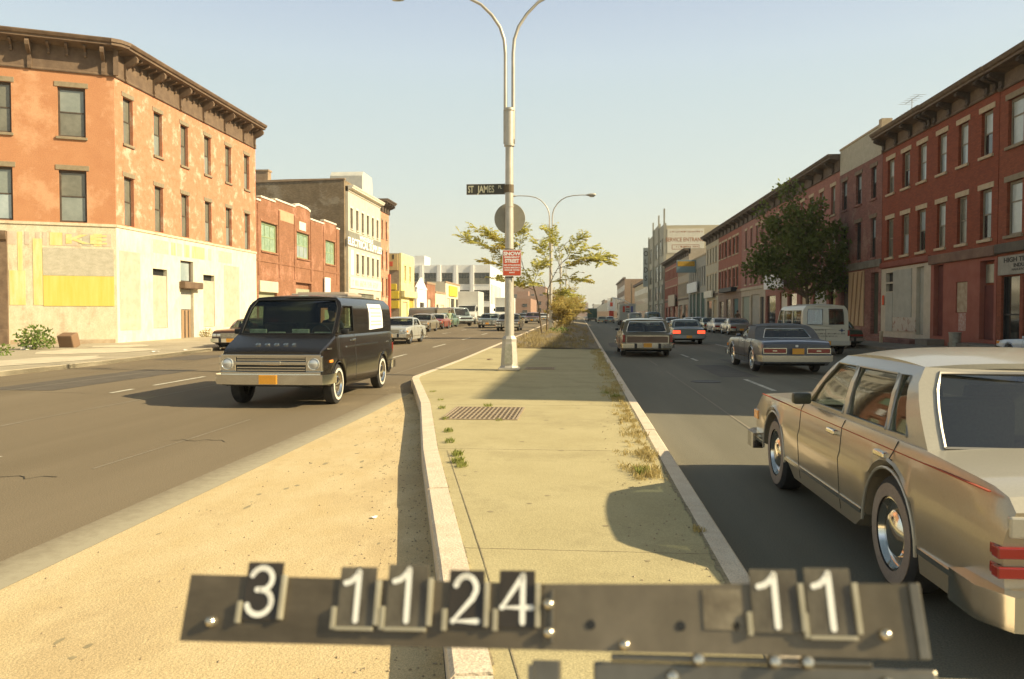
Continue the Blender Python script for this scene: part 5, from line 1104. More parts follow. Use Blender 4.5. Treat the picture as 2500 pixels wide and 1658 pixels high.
for x, y, p, lab in ((8.6, 94, paint('dull_white', (.62, .60, .54), .0), 'white roofed saloon driving away, seen above the brake-light saloon'), (11.0, 98, paint('slate_grey', (.20, .21, .20)), 'grey saloon driving away near the kerb, left of the parked row'),
    (4.2, 163, paint('pale_green', (.36, .42, .34), .1), 'pale green far saloon beside the green truck'), (6.1, 172, paint('pale_green2', (.30, .38, .31), .1), 'second pale green far saloon between green truck and white truck'), (1.9, 230, paint('dull_white', (.6, .6, .5)), 'tiny white far car left of the green truck'), (7.6, 148, paint('dark_car', (.05, .05, .05)), 'small dark far car in front of the white box truck'), (3.1, 300, paint('red_far', (.4, .08, .05)), 'tiny red far car near the vanishing point')):
    car('saloon_car', lab, 'car', (x, y, 0), 0, sedan(p, det=0), 'far cars driving away on the right roadway')
sp = vanspec(paint('dull_blue', (.10, .16, .20), .1), det=0, rwin=[[(-.8, .15), (.8, .15), (.8, .8), (-.8, .8)]], roof=2.1, front=0); car('van', 'blue van with wide rear window up the right roadway', 'van', (9.8, 112, 0), 0, sp)
sp = vanspec(paint('dull_grey', (.33, .33, .3), .1), det=0, roof=2.0, front=0); car('van', 'grey van just left of the blue van', 'van', (7.6, 116, 0), 0, sp)
# --- trucks
def truck(label, loc, rz, bw, bh, bl, boxm, cabm, mark=None, group=None):
    root = thing('box_truck', label, 'truck', loc, rz, group); hw = bw / 2
    m = MB(); m.box(-hw, hw, -bl, 0, .95, .95 + bh, bev=.03); bx_ = obj('cargo_box', m, boxm, root)
    m = MB()
    for x in (-hw - .01, hw - .05): m.box(x, x + .06, -bl - .02, -bl + .05, .93, .97 + bh)
    m.box(-hw, hw, -bl - .02, -bl + .04, .93 + bh - .06, .98 + bh); m.box(-hw, hw, -bl - .02, -bl + .04, .9, .99); m.box(-.01, .01, -bl - .012, -bl + .01, .99, .9 + bh); obj('box_frame', m, M('truck_rail', (.45, .44, .4), rough=.5, metal=.3), root)
    m = MB(); ch = 1.95; m.prism([(.08, .6), (.08, ch + .35), (.85, ch + .35), (1.35, 1.45), (2.1, 1.3), (2.25, 1.15), (2.25, .6)], -hw * .88, hw * .88, 'x'); cab_ = obj('cab', m, cabm, root)
    m = MB(); m.prism([(.93, 2.18), (1.33, 1.55), (1.36, 1.57), (.96, 2.2)], -hw * .78, hw * .78, 'x'); obj('windscreen', m, pane_d, cab_)
    for sg in (-1, 1):
        m = MB(); m.prism([(.25, 1.5), (1.2, 1.5), (.85, 2.15), (.25, 2.15)], sg * hw * .881, sg * hw * .888, 'x'); obj('side_window', m, pane_d, cab_)
        m = MB(); m.lathe([(0, .03), (.1, .02), (.12, -.02)], 14, M4=Matrix.Translation((sg * hw * .7, 2.26, .95)) @ Matrix.Rotation(R(-90), 4, 'X')); obj('headlight', m, lamp_g, cab_)
        m = MB(); m.box(sg * (hw * .9), sg * (hw * .9 + .2), 1.15, 1.2, 1.6, 2.0); obj('mirror', m, black, cab_)
    m = MB(); m.box(-hw * .5, hw * .5, 2.24, 2.28, .8, 1.1, mi=0); obj('grille', m, black, cab_); m = MB(); m.box(-hw * .9, hw * .9, 2.26, 2.42, .48, .68, bev=.02); obj('front_bumper', m, M('bumper_dull', (.3, .3, .28)), root)
    m = MB(); m.box(-hw * .9, hw * .9, -bl - .1, -bl + .05, .55, .68); m.box(-.4, .4, -bl, 2, .6, .93); obj('chassis', m, under, root)
    wt = wheel_mesh(.42, .26, 0, 'steel')
    for sg in (-1, 1):
        for y in (1.45, -bl + 1.3):
            t = inst('wheel', wt[0], root, (sg * (hw * .82), y, .42), (0, 0, 0 if sg > 0 else math.pi)); inst('rim', wt[2], t)
        m = MB(); m.box(sg * hw * .7, sg * hw * .85, -bl - .12, -bl - .09, .6, .66); obj('taillight', m, lens_r, root)
    return root, bx_
whp = paint('truck_white', (.66, .66, .60), 0, .45, coat=.1)
gyp = paint('truck_greywhite', (.40, .40, .34), 0, .5, coat=0)
root, bx_ = truck('grey-white box truck with red, white and blue mark on its rear doors', (7.2, 131, 0), 0, 2.5, 2.45, 5.5, gyp, gyp)
m = MB(); m.box(-.75, -.42, -5.53, -5.505, 2.1, 3.05); m.box(-.25, .3, -5.53, -5.505, 2.8, 3.05); obj('mark', m, M('mark_red2', (.45, .05, .02)), bx_); m = MB(); m.box(.5, .85, -5.53, -5.505, 2.1, 3.05); obj('mark', m, M('mark_blue', (.08, .09, .25)), bx_); m = MB(); m.box(-.25, .3, -5.53, -5.505, 2.1, 2.3); m.box(-.25, .3, -5.53, -5.505, 2.5, 2.62); obj('mark', m, M('mark_dark', (.12, .12, .12)), bx_)
truck('dark green box truck far up the right roadway', (2.7, 201, 0), 0, 2.4, 2.4, 5, M('truck_green', (.03, .08, .05)), M('truck_green', (.03, .08, .05)))
truck('white box truck parked at the left kerb facing us', (-13.6, 95.4, gz(-13, 95)), math.pi, 2.5, 3.0, 5.2, whp, whp)
truck('white box truck on the left roadway half hidden by the street light pole', (-11.0, 113, gz(-9, 113)), math.pi, 2.5, 2.6, 5, whp, whp)
# --- left roadway cars, facing us
def lcar(name, label, x, yfront, p, kk, grp='cars parked along the left kerb', rot=0):
    sp = sedan(p, fplate=1, **kk); L = sp['L']; wb = sp['wb']; fo = sp['fo']
    return car(name, label, 'car', (x, yfront + wb / 2 + fo, gz(x, yfront + 2.4)), math.pi + rot, sp, grp)
lcar('saloon_car', 'silver saloon driving toward us directly behind the black van', -9.65, 39.6, paint('bright_silver', (.52, .52, .47), .3, .3), dict(round=1, r=.33), 'oncoming cars on the left roadway')
lcar('parked_car', 'dark brown car nose at the left kerb, mostly hidden by the black van', -15.05, 33.2, paint('maroon_brown', (.07, .04, .03)), dict())
lcar('parked_car', 'tan car parked at the left kerb just behind the silver saloon', -12.75, 61, paint('tan_dull', (.30, .25, .17)), dict(det=0, roof=1.42))
lcar('parked_car', 'red car with white roof parked at the left kerb', -13.1, 69.2, paint('dull_red', (.35, .07, .05)), dict(det=0, toppaint=paint('roof_pale', (.5, .5, .42), 0)))
lcar('parked_car', 'green car parked behind the red car at the left kerb', -13.4, 76.2, paint('mid_green', (.12, .22, .14)), dict(det=0))
lcar('saloon_car', 'blue-green saloon with chrome nose, oncoming in the middle lane of the left roadway', -8.75, 74, paint('blue_green', (.17, .20, .18)), dict(round=1, W=1.95), 'oncoming cars on the left roadway')
lcar('saloon_car', 'dark brown saloon oncoming, partly hidden by the street light pole', -6.0, 64.5, paint('dark_brown', (.09, .07, .05)), dict(W=1.95, roof=1.42), 'oncoming cars on the left roadway')
lcar('saloon_car', 'dark red saloon seen behind the thin tree trunks', -6.2, 100, paint('dark_red', (.11, .035, .03)), dict(det=0, W=1.95), 'oncoming cars on the left roadway')
for x, y, p, lab in ((-9.5, 128, 'slate_grey', 'small grey far car on the left roadway'), (-6.4, 135, 'dull_white', 'small pale far car on the left roadway behind the median tree'), (-6.3, 160, 'dark_car', 'tiny dark far car on the left roadway behind the bushes')): lcar('saloon_car', lab, x, y, MC[p], dict(det=0), 'oncoming cars on the left roadway')
sp = vanspec(paint('powder_blue', (.36, .42, .42), .1), det=0, nh=1); car('van', 'powder blue van angled out of the parked row on the left', 'van', (-13.6, 85.5, gz(-13, 84)), math.pi + R(38), sp)
sp = vanspec(paint('grey_blue_dull', (.24, .27, .27), .1), det=0, nh=1, L=5.3); car('van', 'long grey-blue van parked sideways behind the red car', 'van', (-18.4, 98, gz(-13, 98)), math.pi + R(80), sp)
# ================================================================ street lamps and signs
def lamp(label, x, y, detail=False):
    z0 = KH + gz(x, y); root = thing('street_lamp', label, 'street lamp', (x, y, z0), 0, 'twin armed street lamps along the median')
    m = MB(); hb = .86
    m.box(-.27, .27, -.25, .25, 0, .07, bev=.015); n = 8
    def ring(r, z): return [(r * math.cos(math.pi / 8 + k * math.pi / 4), r * math.sin(math.pi / 8 + k * math.pi / 4), z) for k in range(8)]
    prev = None
    for r_, z in ((.27, .07), (.235, .12), (.195, hb - .12), (.20, hb - .05), (.165, hb), (.15, hb + .03)):
        cur = [m.b.verts.new(p) for p in ring(r_, z)]
        if prev:
            for k in range(8): m.b.faces.new((prev[k], prev[(k + 1) % 8], cur[(k + 1) % 8], cur[k]))
        prev = cur
    m.b.faces.new(prev); base = obj('base', m, alu, root)
    m = MB(); m.prism([(-.105, .18), (.105, .18), (.09, .68), (-.09, .68)], -.232, -.195, 'y'); obj('access_door', m, M('door_scuffed', (.34, .33, .24), (.50, .46, .36), sc=9, rough=.7), base)
    ph = 6.75
    m = MB(); m.tube([(0, 0, hb), (0, 0, 2.9), (0, 0, 5.8)], [.125, .113, .10], 16); obj('pole', m, alu, root, smooth=40)
    m = MB(); m.tube([(0, 0, 5.8), (0, 0, ph)], .118, 16); m.tube([(0, 0, 5.78), (0, 0, 5.84)], .135, 16); m.tube([(0, 0, ph - .06), (0, 0, ph)], .14, 16)
    for sg in (-1, 1): m.box(sg * .10, sg * .15, -.03, .03, 5.85, ph - .05)
    obj('collar', m, alu, root, smooth=40)
    for sg in (-1, 1):
        m = MB(); q = [(sg * .10, 0, ph - .8), (sg * .10, 0, ph), (sg * .10, 0, 8.15), (sg * .13, 0, 8.5), (sg * .24, 0, 8.83), (sg * .45, 0, 9.14), (sg * .73, 0, 9.42), (sg * 1.1, 0, 9.62), (sg * 1.6, 0, 9.72), (sg * 2.2, 0, 9.75), (sg * 2.5, 0, 9.74)]
        m.tube(q, [.048, .048, .045, .044, .042, .04, .038, .036, .034, .032, .03], 10); am = obj('arm', m, alu, root, smooth=50)
        m = MB(); m.lathe([(0, 0), (.05, .01), (.08, .1), (.15, .3), (.17, .5), (.15, .68), (.08, .76), (0, .77)], 14, M4=Matrix.Translation((sg * 2.42, 0, 9.74)) @ Matrix.Rotation(sg * R(88), 4, 'Y') @ Matrix.Scale(.62, 4, (1, 0, 0))); obj('lamp_head', m, alu, am, smooth=60)
        m = MB(); m.lathe([(0, -.10), (.10, -.075), (.14, 0), (0, .01)], 14, M4=Matrix.Translation((sg * 2.9, 0, 9.68)) @ Matrix.Scale(1.6, 4, (1, 0, 0))); obj('lens', m, M('lens_milky', (.6, .6, .55), rough=.2), am, smooth=60)
    if detail:
        m = MB(); rr = random.Random(8)
        for k in range(9):
            a = -1.6 + rr.uniform(-.9, .9); z = rr.uniform(1.2, 2.2); m.quad(*[(.121 * math.cos(a + dx), .121 * math.sin(a + dx), z + dz) for dx, dz in ((0, 0), (rr.uniform(.2, .5), .02), (rr.uniform(.2, .5), .12), (.02, .1))])
        obj('torn_stickers', m, M('sticker_scraps', (.62, .58, .5), (.5, .45, .4), sc=9), root)
    return root
PX, PY = -1.86, 20.6
lamp('near street lamp carrying the street name sign and red snow sign', PX, PY, True)
lamp('second street lamp behind the thin median tree', -2.17, 57)
lamp('third street lamp further up the median', -2.4, 93)
lamp('fourth, small far street lamp on the median', -2.45, 129)
lamp('fifth, tiny far street lamp on the median', -2.45, 165)
def place_text(par, s, size, mat, x, z, y=-.012, **k): return text('lettering', s, size, mat, par, (x, y, z), (R(90), 0, 0), **k)
# street name sign
sg = thing('street_name_sign', 'dark brown street name sign reading ST JAMES PL on the near lamp pole', 'sign', (PX, PY, 4.87))
m = MB(); m.box(-1.10, -.14, -.008, .008, -.125, .115); pl = obj('sign_plate', m, M('sign_brown', (.045, .04, .022), (.06, .05, .03), rough=.4), sg)
m = MB()
for a, b, c, d in ((-1.115, -.11, .115, .13), (-1.115, -.11, -.14, -.125), (-1.115, -1.10, -.125, .115)): m.box(a, b, -.012, .012, c, d)
m.box(-.14, -.12, -.03, .03, -.14, .13); m.tube([(0, 0, -.1), (0, 0, .1)], .118, 16); obj('bracket', m, M('bracket_brown', (.16, .12, .07)), sg)
sl = M('sign_letter_pale', (.58, .54, .36), fine=0)
place_text(pl, 'ST', .245, sl, -1.005, -.01, sx=.56, bold=.006); place_text(pl, 'JAMES', .245, sl, -.605, -.01, sx=.66, bold=.006); place_text(pl, 'PL', .12, sl, -.24, .045, sx=.85, bold=.002)
# back of a round sign
sg = thing('round_sign', 'round grey traffic sign seen from behind on the near lamp pole', 'sign', (PX, PY + .14, 4.12))
m = MB(); m.lathe([(0, -.004), (.40, -.004), (.405, 0), (.40, .004), (0, .004)], 48, M4=Matrix.Rotation(R(90), 4, 'X')); obj('sign_plate', m, M('sign_back', (.30, .27, .20), (.36, .33, .25), sc=3, rough=.55, metal=.2), sg)
m = MB(); m.box(-.03, .03, -.03, -.005, -.36, .36); m.tube([(0, -.14, .28), (0, -.14, .31)], .118, 16); obj('bracket', m, alu, sg)
# snow sign
sg = thing('snow_street_sign', 'red and white snow emergency street sign strapped to the near lamp pole', 'sign', (PX + .08, PY - .13, 2.95), R(2))
m = MB(); m.box(-.245, .245, -.003, .003, -.34, .34); obj('sign_plate', m, M('sign_rim_white', (.78, .74, .66), fine=.02), sg)
m = MB(); m.box(-.225, .225, -.005, -.0032, -.32, .32); fc = obj('sign_face', m, M('sign_red_orange', (.62, .075, .02), (.60, .09, .03), sc=2, rough=.5), sg)
wl_ = M('letter_sign_white', (.85, .82, .76), fine=0)
for s, z, sz, k, b in (('SNOW', .235, .125, 1.12, .006), ('EMERGENCY', .145, .062, 1.1, .003), ('STREET', .048, .125, .90, .006), ('NO STANDING', -.058, .056, 1.10, .002), ('DURING EMERGENCY', -.122, .05, .82, .002), ('VEHICLES TOWED', -.185, .05, .95, .002), ('AWAY', -.248, .05, 1.0, .002)): text('lettering', s, sz, wl_, fc, (0, -.0055, z), (R(90), 0, 0), depth=.0008, sx=k, bold=b)
m = MB()
for z in (-.37, .36): m.tube([(-.08, .13, z - .012), (-.08, .13, z + .012)], .122, 16)
m.box(-.03, .03, .004, .05, -.37, .36); obj('strap', m, M('strap_dark', (.15, .11, .07)), sg)
# traffic mast and filling station sign far right
ms = thing('traffic_mast', 'far traffic mast with long curved white arm over the right roadway', 'traffic light', (12.6, 203, 0))
m = MB(); m.tube([(0, 0, 0), (0, 0, 10)], [.22, .12], 10); obj('pole', m, cream_st, ms, smooth=50)
m = MB(); m.tube([(0, 0, 4.4), (-1.5, 0, 5.2), (-3.4, 0, 5.9), (-5, 0, 6.1)], .11, 8); ar = obj('arm', m, wh, ms, smooth=50); m = MB(); m.box(-5.2, -4.8, -.2, .2, 5.1, 6.0); obj('signal_head', m, M('sign_ochre', (.68, .50, .22)), ar)
ms = thing('filling_station_sign', 'small far white and red sign tower near the traffic mast', 'sign', (9.2, 246, 0)); m = MB(); m.box(-1.2, 1.2, -.2, .2, 3.0, 7.0, bev=.05); obj('sign_face', m, wh, ms)
m = MB(); m.box(-.7, .7, -.25, .25, 0, 2.98); obj('base', m, M('mark_red2', (.45, .05, .02)), ms); m = MB(); m.box(-.4, .4, -.24, -.2, 4.4, 5.6, bev=.05); obj('mark', m, M('mark_red', (.7, .12, .05)), ms)
# rooftop aerial
an = thing('roof_aerial', 'thin television aerial on the red rowhouse roof', 'aerial', (18.6, 47.2, 11.95))
m = MB(); m.tube([(0, 0, -.2), (0, 0, 1.9)], .02, 6)
for z, l_, n_ in ((1.85, 1.0, 6), (1.2, .7, 4)):
    m.tube([(0, -l_, z), (0, l_, z)], .012, 5)
    for k in range(n_): y = -l_ + 2 * l_ * k / (n_ - 1); m.tube([(-.35, y, z), (.35, y, z)], .009, 4)
obj('antenna', m, M('aerial_metal', (.4, .36, .28), metal=.5, rough=.5), an)
# ================================================================ trees
leaf_d = M('leaf_green', (.09, .125, .02), (.17, .20, .035), sc=.9, rough=.6, trans=.3, fine=.1, amt=.4, c3=(.14, .165, .03))
leaf_y = M('leaf_yellow_green', (.50, .48, .11), (.62, .57, .16), sc=.8, rough=.6, trans=.6, fine=.1, c3=(.50, .40, .08))
bark = M('bark', (.12, .085, .05), (.20, .15, .09), sc=8, rough=.95, bump=.4, bsc=30)
def leafblade(m, p, d, up, l, w_):
    s_ = d.cross(up)
    if s_.length < 1e-3: s_ = Vector((1, 0, 0))
    s_.normalize(); a = p + d * l * .5
    try: m.b.faces.new([m.b.verts.new(v) for v in (p, a + s_ * w_, p + d * l, a - s_ * w_)])
    except ValueError: pass
def rdir(q): 
    while True:
        v = Vector((q.uniform(-1, 1), q.uniform(-1, 1), q.uniform(-1, 1)))
        if .05 < v.length < 1: return v.normalized()
# street tree on the right
q = random.Random(11); st = thing('street_tree', 'full dark green street tree with yellowish top on the right sidewalk', 'tree', (15.05, 54.7, .15))
tr = MB(); tr.tube([(0, 0, 0), (.03, 0, 1.5), (-.05, 0, 2.8), (-.15, 0, 4.2), (-.3, 0, 6.2), (-.6, .1, 8.2)], [.14, .12, .11, .09, .06, .02], 9)
cl = MB(); blobs = []
def blob(cx, cy, cz, r_, n_): blobs.append((Vector((cx, cy, cz)), r_, n_))
ell = [((-.3, 0, 5.6), (3.1, 2.8, 2.2)), ((-.9, 0, 7.4), (2.2, 2.2, 2.0)), ((-2.6, 0, 5.0), (1.5, 1.8, 1.5)), ((2.3, 0, 6.2), (1.5, 1.6, 1.3)), ((1.2, 0, 4.2), (1.8, 1.6, 1.1))]
for k in range(225):
    c_, r_ = ell[q.choice((0, 0, 0, 0, 1, 1, 2, 3, 4))]
    v = rdir(q) * (q.random() ** .42); p = Vector((c_[0] + v.x * r_[0], c_[1] + v.y * r_[1], c_[2] + v.z * r_[2]))
    if p.z < 3.0 + .35 * abs(p.x + .3) * 0 and q.random() < .8: continue
    blobs.append((p, q.uniform(.34, .62), int(q.uniform(34, 62))))
for p in ((-1.5, 0, 9.6), (-1.1, .2, 10.2), (-1.9, 0, 9.9), (-1.0, 0, 9.2), (-2.9, 0, 8.7), (-3.2, 0, 8.3), (-.6, 0, 9.7), (1.7, 0, 3.6), (2.3, 0, 3.4), (1.0, 0, 2.9), (-1.4, 0, 3.2), (-2.2, 0, 3.6), (2.8, 0, 4.9), (3.2, 0, 5.6), (-3.9, 0, 4.6), (-3.6, 0, 5.4), (2.9, 0, 6.5), (.4, 0, 2.7), (2.0, .3, 7.4)): blobs.append((Vector(p), q.uniform(.35, .5), 46))
for c_, r_, n_ in blobs:
    b0 = Vector((-.15, 0, min(7.5, max(2.6, c_.z - 1.6 - .25 * abs(c_.x))))); mid = (b0 + c_) / 2 + Vector((0, 0, .25)); tr.tube([b0, mid, c_], [.028, .016, .006], 4, cap=False) if q.random() < .3 else None
    for k in range(n_):
        v = rdir(q); p = c_ + v * r_ * q.random() ** .4; leafblade(cl, p, (v + rdir(q) * .8).normalized(), rdir(q), q.uniform(.17, .30), q.uniform(.06, .10))
obj('trunk', tr, bark, st, smooth=60); obj('crown', cl, leaf_d, st, recalc=False)
# thin feathery tree on the median: two crooked stems, pinnate fronds in flat sprays
def frond(m, p, d, l, q, droop=.5):
    n_ = 9; pts = []; v = d.normalized(); c_ = p.copy()
    for k in range(n_):
        c_ = c_ + v * l / n_; v = (v + Vector((0, 0, -.055 * droop * 2))).normalized(); pts.append((c_.copy(), v.copy()))
    for k, (a, dv) in enumerate(pts[1:]):
        s_ = dv.cross(Vector((0, 0, 1))); s_ = s_.normalized() if s_.length > .01 else Vector((1, 0, 0)); ll = l * .34 * (1 - .45 * abs(k / n_ - .35))
        for sg in (-1, 1): leafblade(m, a, (s_ * sg + dv * .5 + Vector((0, 0, -.35 + q.uniform(-.3, .3)))).normalized(), rdir(q), ll * q.uniform(.7, 1.1), ll * .2)
def feathery(name, label, loc, stems, nfr, leafm, seed, scl=1, spread=1):
    q = random.Random(seed); root = thing(name, label, 'tree', loc); tr = MB(); cl = MB(); tips = []
    for sp, r0 in stems:
        tr.tube(sp, [r0 * (1 - .75 * k / (len(sp) - 1)) for k in range(len(sp))], 7); tips.append([Vector(p) for p in sp])
    for (a, b, n_) in nfr:
        a, b = Vector(a), Vector(b); k1 = a + (b - a) * .5 + Vector((0, 0, .2)); tr.tube([a, k1, b], [.022, .014, .005], 5, cap=False)
        for k in range(int(n_ * 1.2)):
            t = q.random() ** .7; p = (a + (k1 - a) * t * 2) if t < .5 else (k1 + (b - k1) * (t - .5) * 2)
            d = (b - a).normalized() * .8 + Vector((q.uniform(-1, 1), q.uniform(-1, 1), q.uniform(-.15, .6))) * spread; frond(cl, p, d, q.uniform(.45, .85) * scl, q)
    obj('trunk', tr, bark, root, smooth=60); obj('crown', cl, leafm, root, recalc=False); return root
zt_ = KH + gz(-2.3, 47) + .05
s1 = [(0, 0, 0), (-.12, 0, 1.0), (-.25, 0, 1.9), (-.45, 0, 2.7), (-.75, 0, 3.5), (-1.1, 0, 4.0), (-1.4, .1, 5.0)]
s2 = [(.25, .3, .1), (.28, .3, 1.2), (.33, .3, 2.2), (.28, .3, 2.55), (.32, .3, 2.8), (.62, .3, 3.5), (1.0, .2, 4.2), (1.5, .2, 4.7)]
nf = [((-1.1, 0, 4.0), (-4.9, 0, 5.9), 50), ((-1.3, 0, 4.6), (-3.2, .6, 6.1), 36), ((-1.4, 0, 5.0), (-1.2, -.5, 6.2), 26), ((-.75, 0, 3.5), (-3.4, -.6, 4.4), 36), ((-.45, 0, 2.7), (-2.8, .5, 3.4), 30), ((-.6, 0, 3.0), (.2, -.7, 4.4), 24), ((.62, .3, 3.5), (-.3, .8, 5.6), 28), ((1.0, .2, 4.2), (.4, -.3, 6.2), 30), ((1.5, .2, 4.7), (2.4, .3, 5.9), 26), ((.9, .2, 4.0), (3.8, 0, 4.7), 46), ((.5, .3, 3.2), (2.6, -.5, 3.2), 26), ((.32, .3, 2.8), (-1.2, -.5, 3.1), 22), ((1.2, .2, 4.4), (3.0, .6, 5.3), 26), ((-1.2, 0, 4.4), (-2.3, -.7, 5.2), 30), ((-1.4, .1, 5.0), (-4.0, .4, 6.5), 30), ((.28, .3, 2.4), (1.6, .8, 2.5), 20), ((2.2, .1, 4.4), (3.9, -.4, 4.3), 22)]
feathery('feathery_tree', 'thin crooked tree with feathery yellow-green fronds on the median', (-2.32, 47.6, zt_), [(s1, .06), (s2, .05)], nf, leaf_y, 5)
for i, (x, y, h_, lab, cnt) in enumerate(((-1.5, 57, 1.9, 'yellowing bush behind the thin tree on the median', 20), (-1.1, 66, 2.6, 'second yellowing bush further up the median', 22), (-1.6, 78, 3.4, 'tall yellow-brown bush far up the median', 24), (-1.0, 96, 3.4, 'far hazy yellow bush on the median', 22), (-2.2, 120, 4.5, 'farthest yellow-green tree on the median', 24), (-1.0, 150, 4.5, 'smallest far tree at the end of the median', 22))):
    q = random.Random(20 + i); nf = []
    for k in range(9):
        a = q.uniform(0, 6.28); r_ = h_ * q.uniform(.2, .5); nf.append(((0, 0, h_ * q.uniform(.05, .4)), (r_ * math.cos(a), r_ * math.sin(a), h_ * q.uniform(.4, 1.0)), cnt))
    feathery('bush', lab, (x, y, KH + gz(x, y)), [([(0, 0, 0), (.1, 0, h_ * .35), (-.05, 0, h_ * .6)], .04)], nf, M('leaf_rusty', (.44, .34, .09), (.56, .44, .13), sc=.8, rough=.7, trans=.5, c3=(.36, .36, .09)) if i in (0, 1, 2, 3) else leaf_y, 30 + i, scl=.9 + .1 * i).__setitem__('category', 'bush')
green_l = M('leaf_fresh', (.13, .19, .035), (.20, .26, .05), sc=2, rough=.6, trans=.4)
def clump(name, label, cat, loc, r_, h_, n_, mat, l=.14, seed=1, group=None):
    q = random.Random(seed); root = thing(name, label, cat, loc, 0, group); m = MB()
    for k in range(n_):
        v = rdir(q) * q.random() ** .45; p = Vector((v.x * r_, v.y * r_, h_ * .5 + v.z * h_ * .5)); leafblade(m, p, (v + rdir(q)).normalized(), rdir(q), l * q.uniform(.7, 1.3), l * .28)
    t = MB()
    for k in range(7): t.tube([(0, 0, -.02), (q.uniform(-r_, r_) * .5, q.uniform(-r_, r_) * .5, h_ * .7)], .008, 4, cap=False)
    obj('stems', t, bark, root); obj('foliage', m, mat, root, recalc=False); return root
clump('green_bush', 'low fresh green bush at the foot of the second street lamp', 'bush', (-1.25, 45.5, KH + .13), 0.75, 0.6, 420, green_l, .13, 2)
clump('green_bush', 'small bright green weed bush among rubbish by the left corner building', 'bush', (-22.7, 31.4, .16), .75, 1.0, 520, green_l, .16, 3)
clump('green_bush', 'tiny green weed at the lower left pillar', 'bush', (-20.9, 26.9, .15), .5, .4, 180, green_l, .12, 4)
clump('green_bush', 'dry little shrub at the doorway of the corner building', 'bush', (-22.6, 46.6, .2), .5, .6, 160, M('leaf_dry', (.34, .28, .12), (.42, .34, .16), trans=.3), .12, 9)
# mound of earth in the planting bed, dry grass round it
def mound(x, y):
    u = min(1, max(0, (x + 2.9) / 3.6)); return .36 * math.sin(math.pi * min(1, u * .98 + .01)) ** 1.2 * (1 - math.exp(-max(0, y - 33) * .45)) * (1 + .3 * math.sin(y * .9 + u * 5))
m = MB(); n1, n2 = 18, 26; q = random.Random(4); vv = []
for j in range(n2 + 1):
    y = 33.2 + (62 - 33.2) * (j / n2) ** 1.3; row = []
    for i in range(n1 + 1):
        u = i / n1; x = -2.9 + 3.6 * u; hgt = .36 * math.sin(math.pi * min(1, u * .98 + .01)) ** 1.2 * (1 - math.exp(-(y - 33) * .45)) * (1 + .3 * math.sin(y * .9 + u * 5)); row.append(m.b.verts.new((x, y, KH - .012 + gz(x, y) + hgt + (q.uniform(-.02, .03) if 0 < i < n1 else 0))))
    vv.append(row)
for j in range(n2):
    for i in range(n1): m.b.faces.new((vv[j][i], vv[j][i + 1], vv[j + 1][i + 1], vv[j + 1][i]))
tag(obj('earth_mound', m, dirt, smooth=60), kind='structure')
def grass(name, spots, mat, seed, label=None):
    """spots: (x, y, radius, count, height, z)"""
    q = random.Random(seed); m = MB()
    for x, y, r_, n_, h_, z in spots:
        for k in range(n_):
            a = q.uniform(0, 6.28); d_ = r_ * q.random() ** .6; px, py = x + d_ * math.cos(a) * .6, y + d_ * math.sin(a); hh = h_ * q.uniform(.4, 1.2); lean = Vector((q.uniform(-1, 1), q.uniform(-1, 1), 0)) * hh * .7
            b_ = q.uniform(0, 3.14); w_ = Vector((math.cos(b_), math.sin(b_), 0)) * (.004 + .008 * hh); p = Vector((px, py, z)); t = p + lean + Vector((0, 0, hh)); md = p + lean * .35 + Vector((0, 0, hh * .65))
            vs = [m.b.verts.new(v) for v in (p - w_, p + w_, md + w_ * .7, t, md - w_ * .7)]; m.b.faces.new(vs)
    o = obj(name, m, mat, recalc=False); tag(o, label, None, None, 'stuff'); return o
q = random.Random(9)
dryg = M('grass_dry', (.42, .32, .12), (.55, .45, .2), sc=3, rough=.8, trans=.3); grg = M('grass_green', (.22, .25, .05), (.34, .34, .09), sc=3, rough=.8, trans=.3)
sp = []
for k in range(150):
    y = 6.9 + q.random() ** 1.0 * 7.2; sp.append((.70 - q.random() ** 2.2 * .28 * (1.2 if 7 < y < 9 else .8), y, q.uniform(.04, .13), int(q.uniform(8, 26)), q.uniform(.02, .055), KH))
sp += [(.60, 7.15, .13, 90, .06, KH), (.66, 8.1, .2, 120, .07, KH), (.5, 7.35, .2, 120, .05, KH), (.62, 9.5, .3, 120, .05, KH)]
for k in range(120): y = 14 + q.random() * 19; sp.append((.72 - q.random() ** 2 * .3, y, .2, 22, q.uniform(.04, .09), KH))
for x_, y_ in ((.66, 13.2), (.55, 13.6), (.78, 5.3)): sp.append((x_, y_, .07, 40, .04, KH))
grass('dry_grass', sp, dryg, 1)
sp = [(mleft(y) + .28 + q.random() * .1, y, .10, int(n_), h_, KH) for y, n_, h_ in ((8.0, 100, .05), (7.6, 110, .055), (7.4, 80, .045), (8.8, 60, .05), (9.6, 70, .045), (10.8, 50, .04), (12.0, 60, .05), (13.2, 30, .03), (14.6, 40, .03))]
sp += [(-1.45, 12.35, .12, 60, .05, KH), (-1.1, 10.7, .1, 30, .03, KH), (.6, 13.9, .16, 90, .06, KH), (.45, 14.6, .16, 60, .06, KH), (.55, 7.2, .12, 80, .08, KH)]
grass('green_grass', sp, grg, 2)
sp = []
for k in range(620):
    y = 33.2 + q.random() ** 1.9 * 60; x_ = q.uniform(-3.4, .6) if y > 36 else q.uniform(-3.0, .4)
    if x_ > -.6 and q.random() < .55: continue
    sp.append((x_, y, .35, 30, q.uniform(.08, .24), KH + gz(x_, y) + (mound(x_, y) if y < 62 else 0) - .01))
grass('dry_grass', sp, M('grass_dry2', (.34, .26, .11), (.48, .38, .18), sc=2, rough=.8, trans=.3), 3)
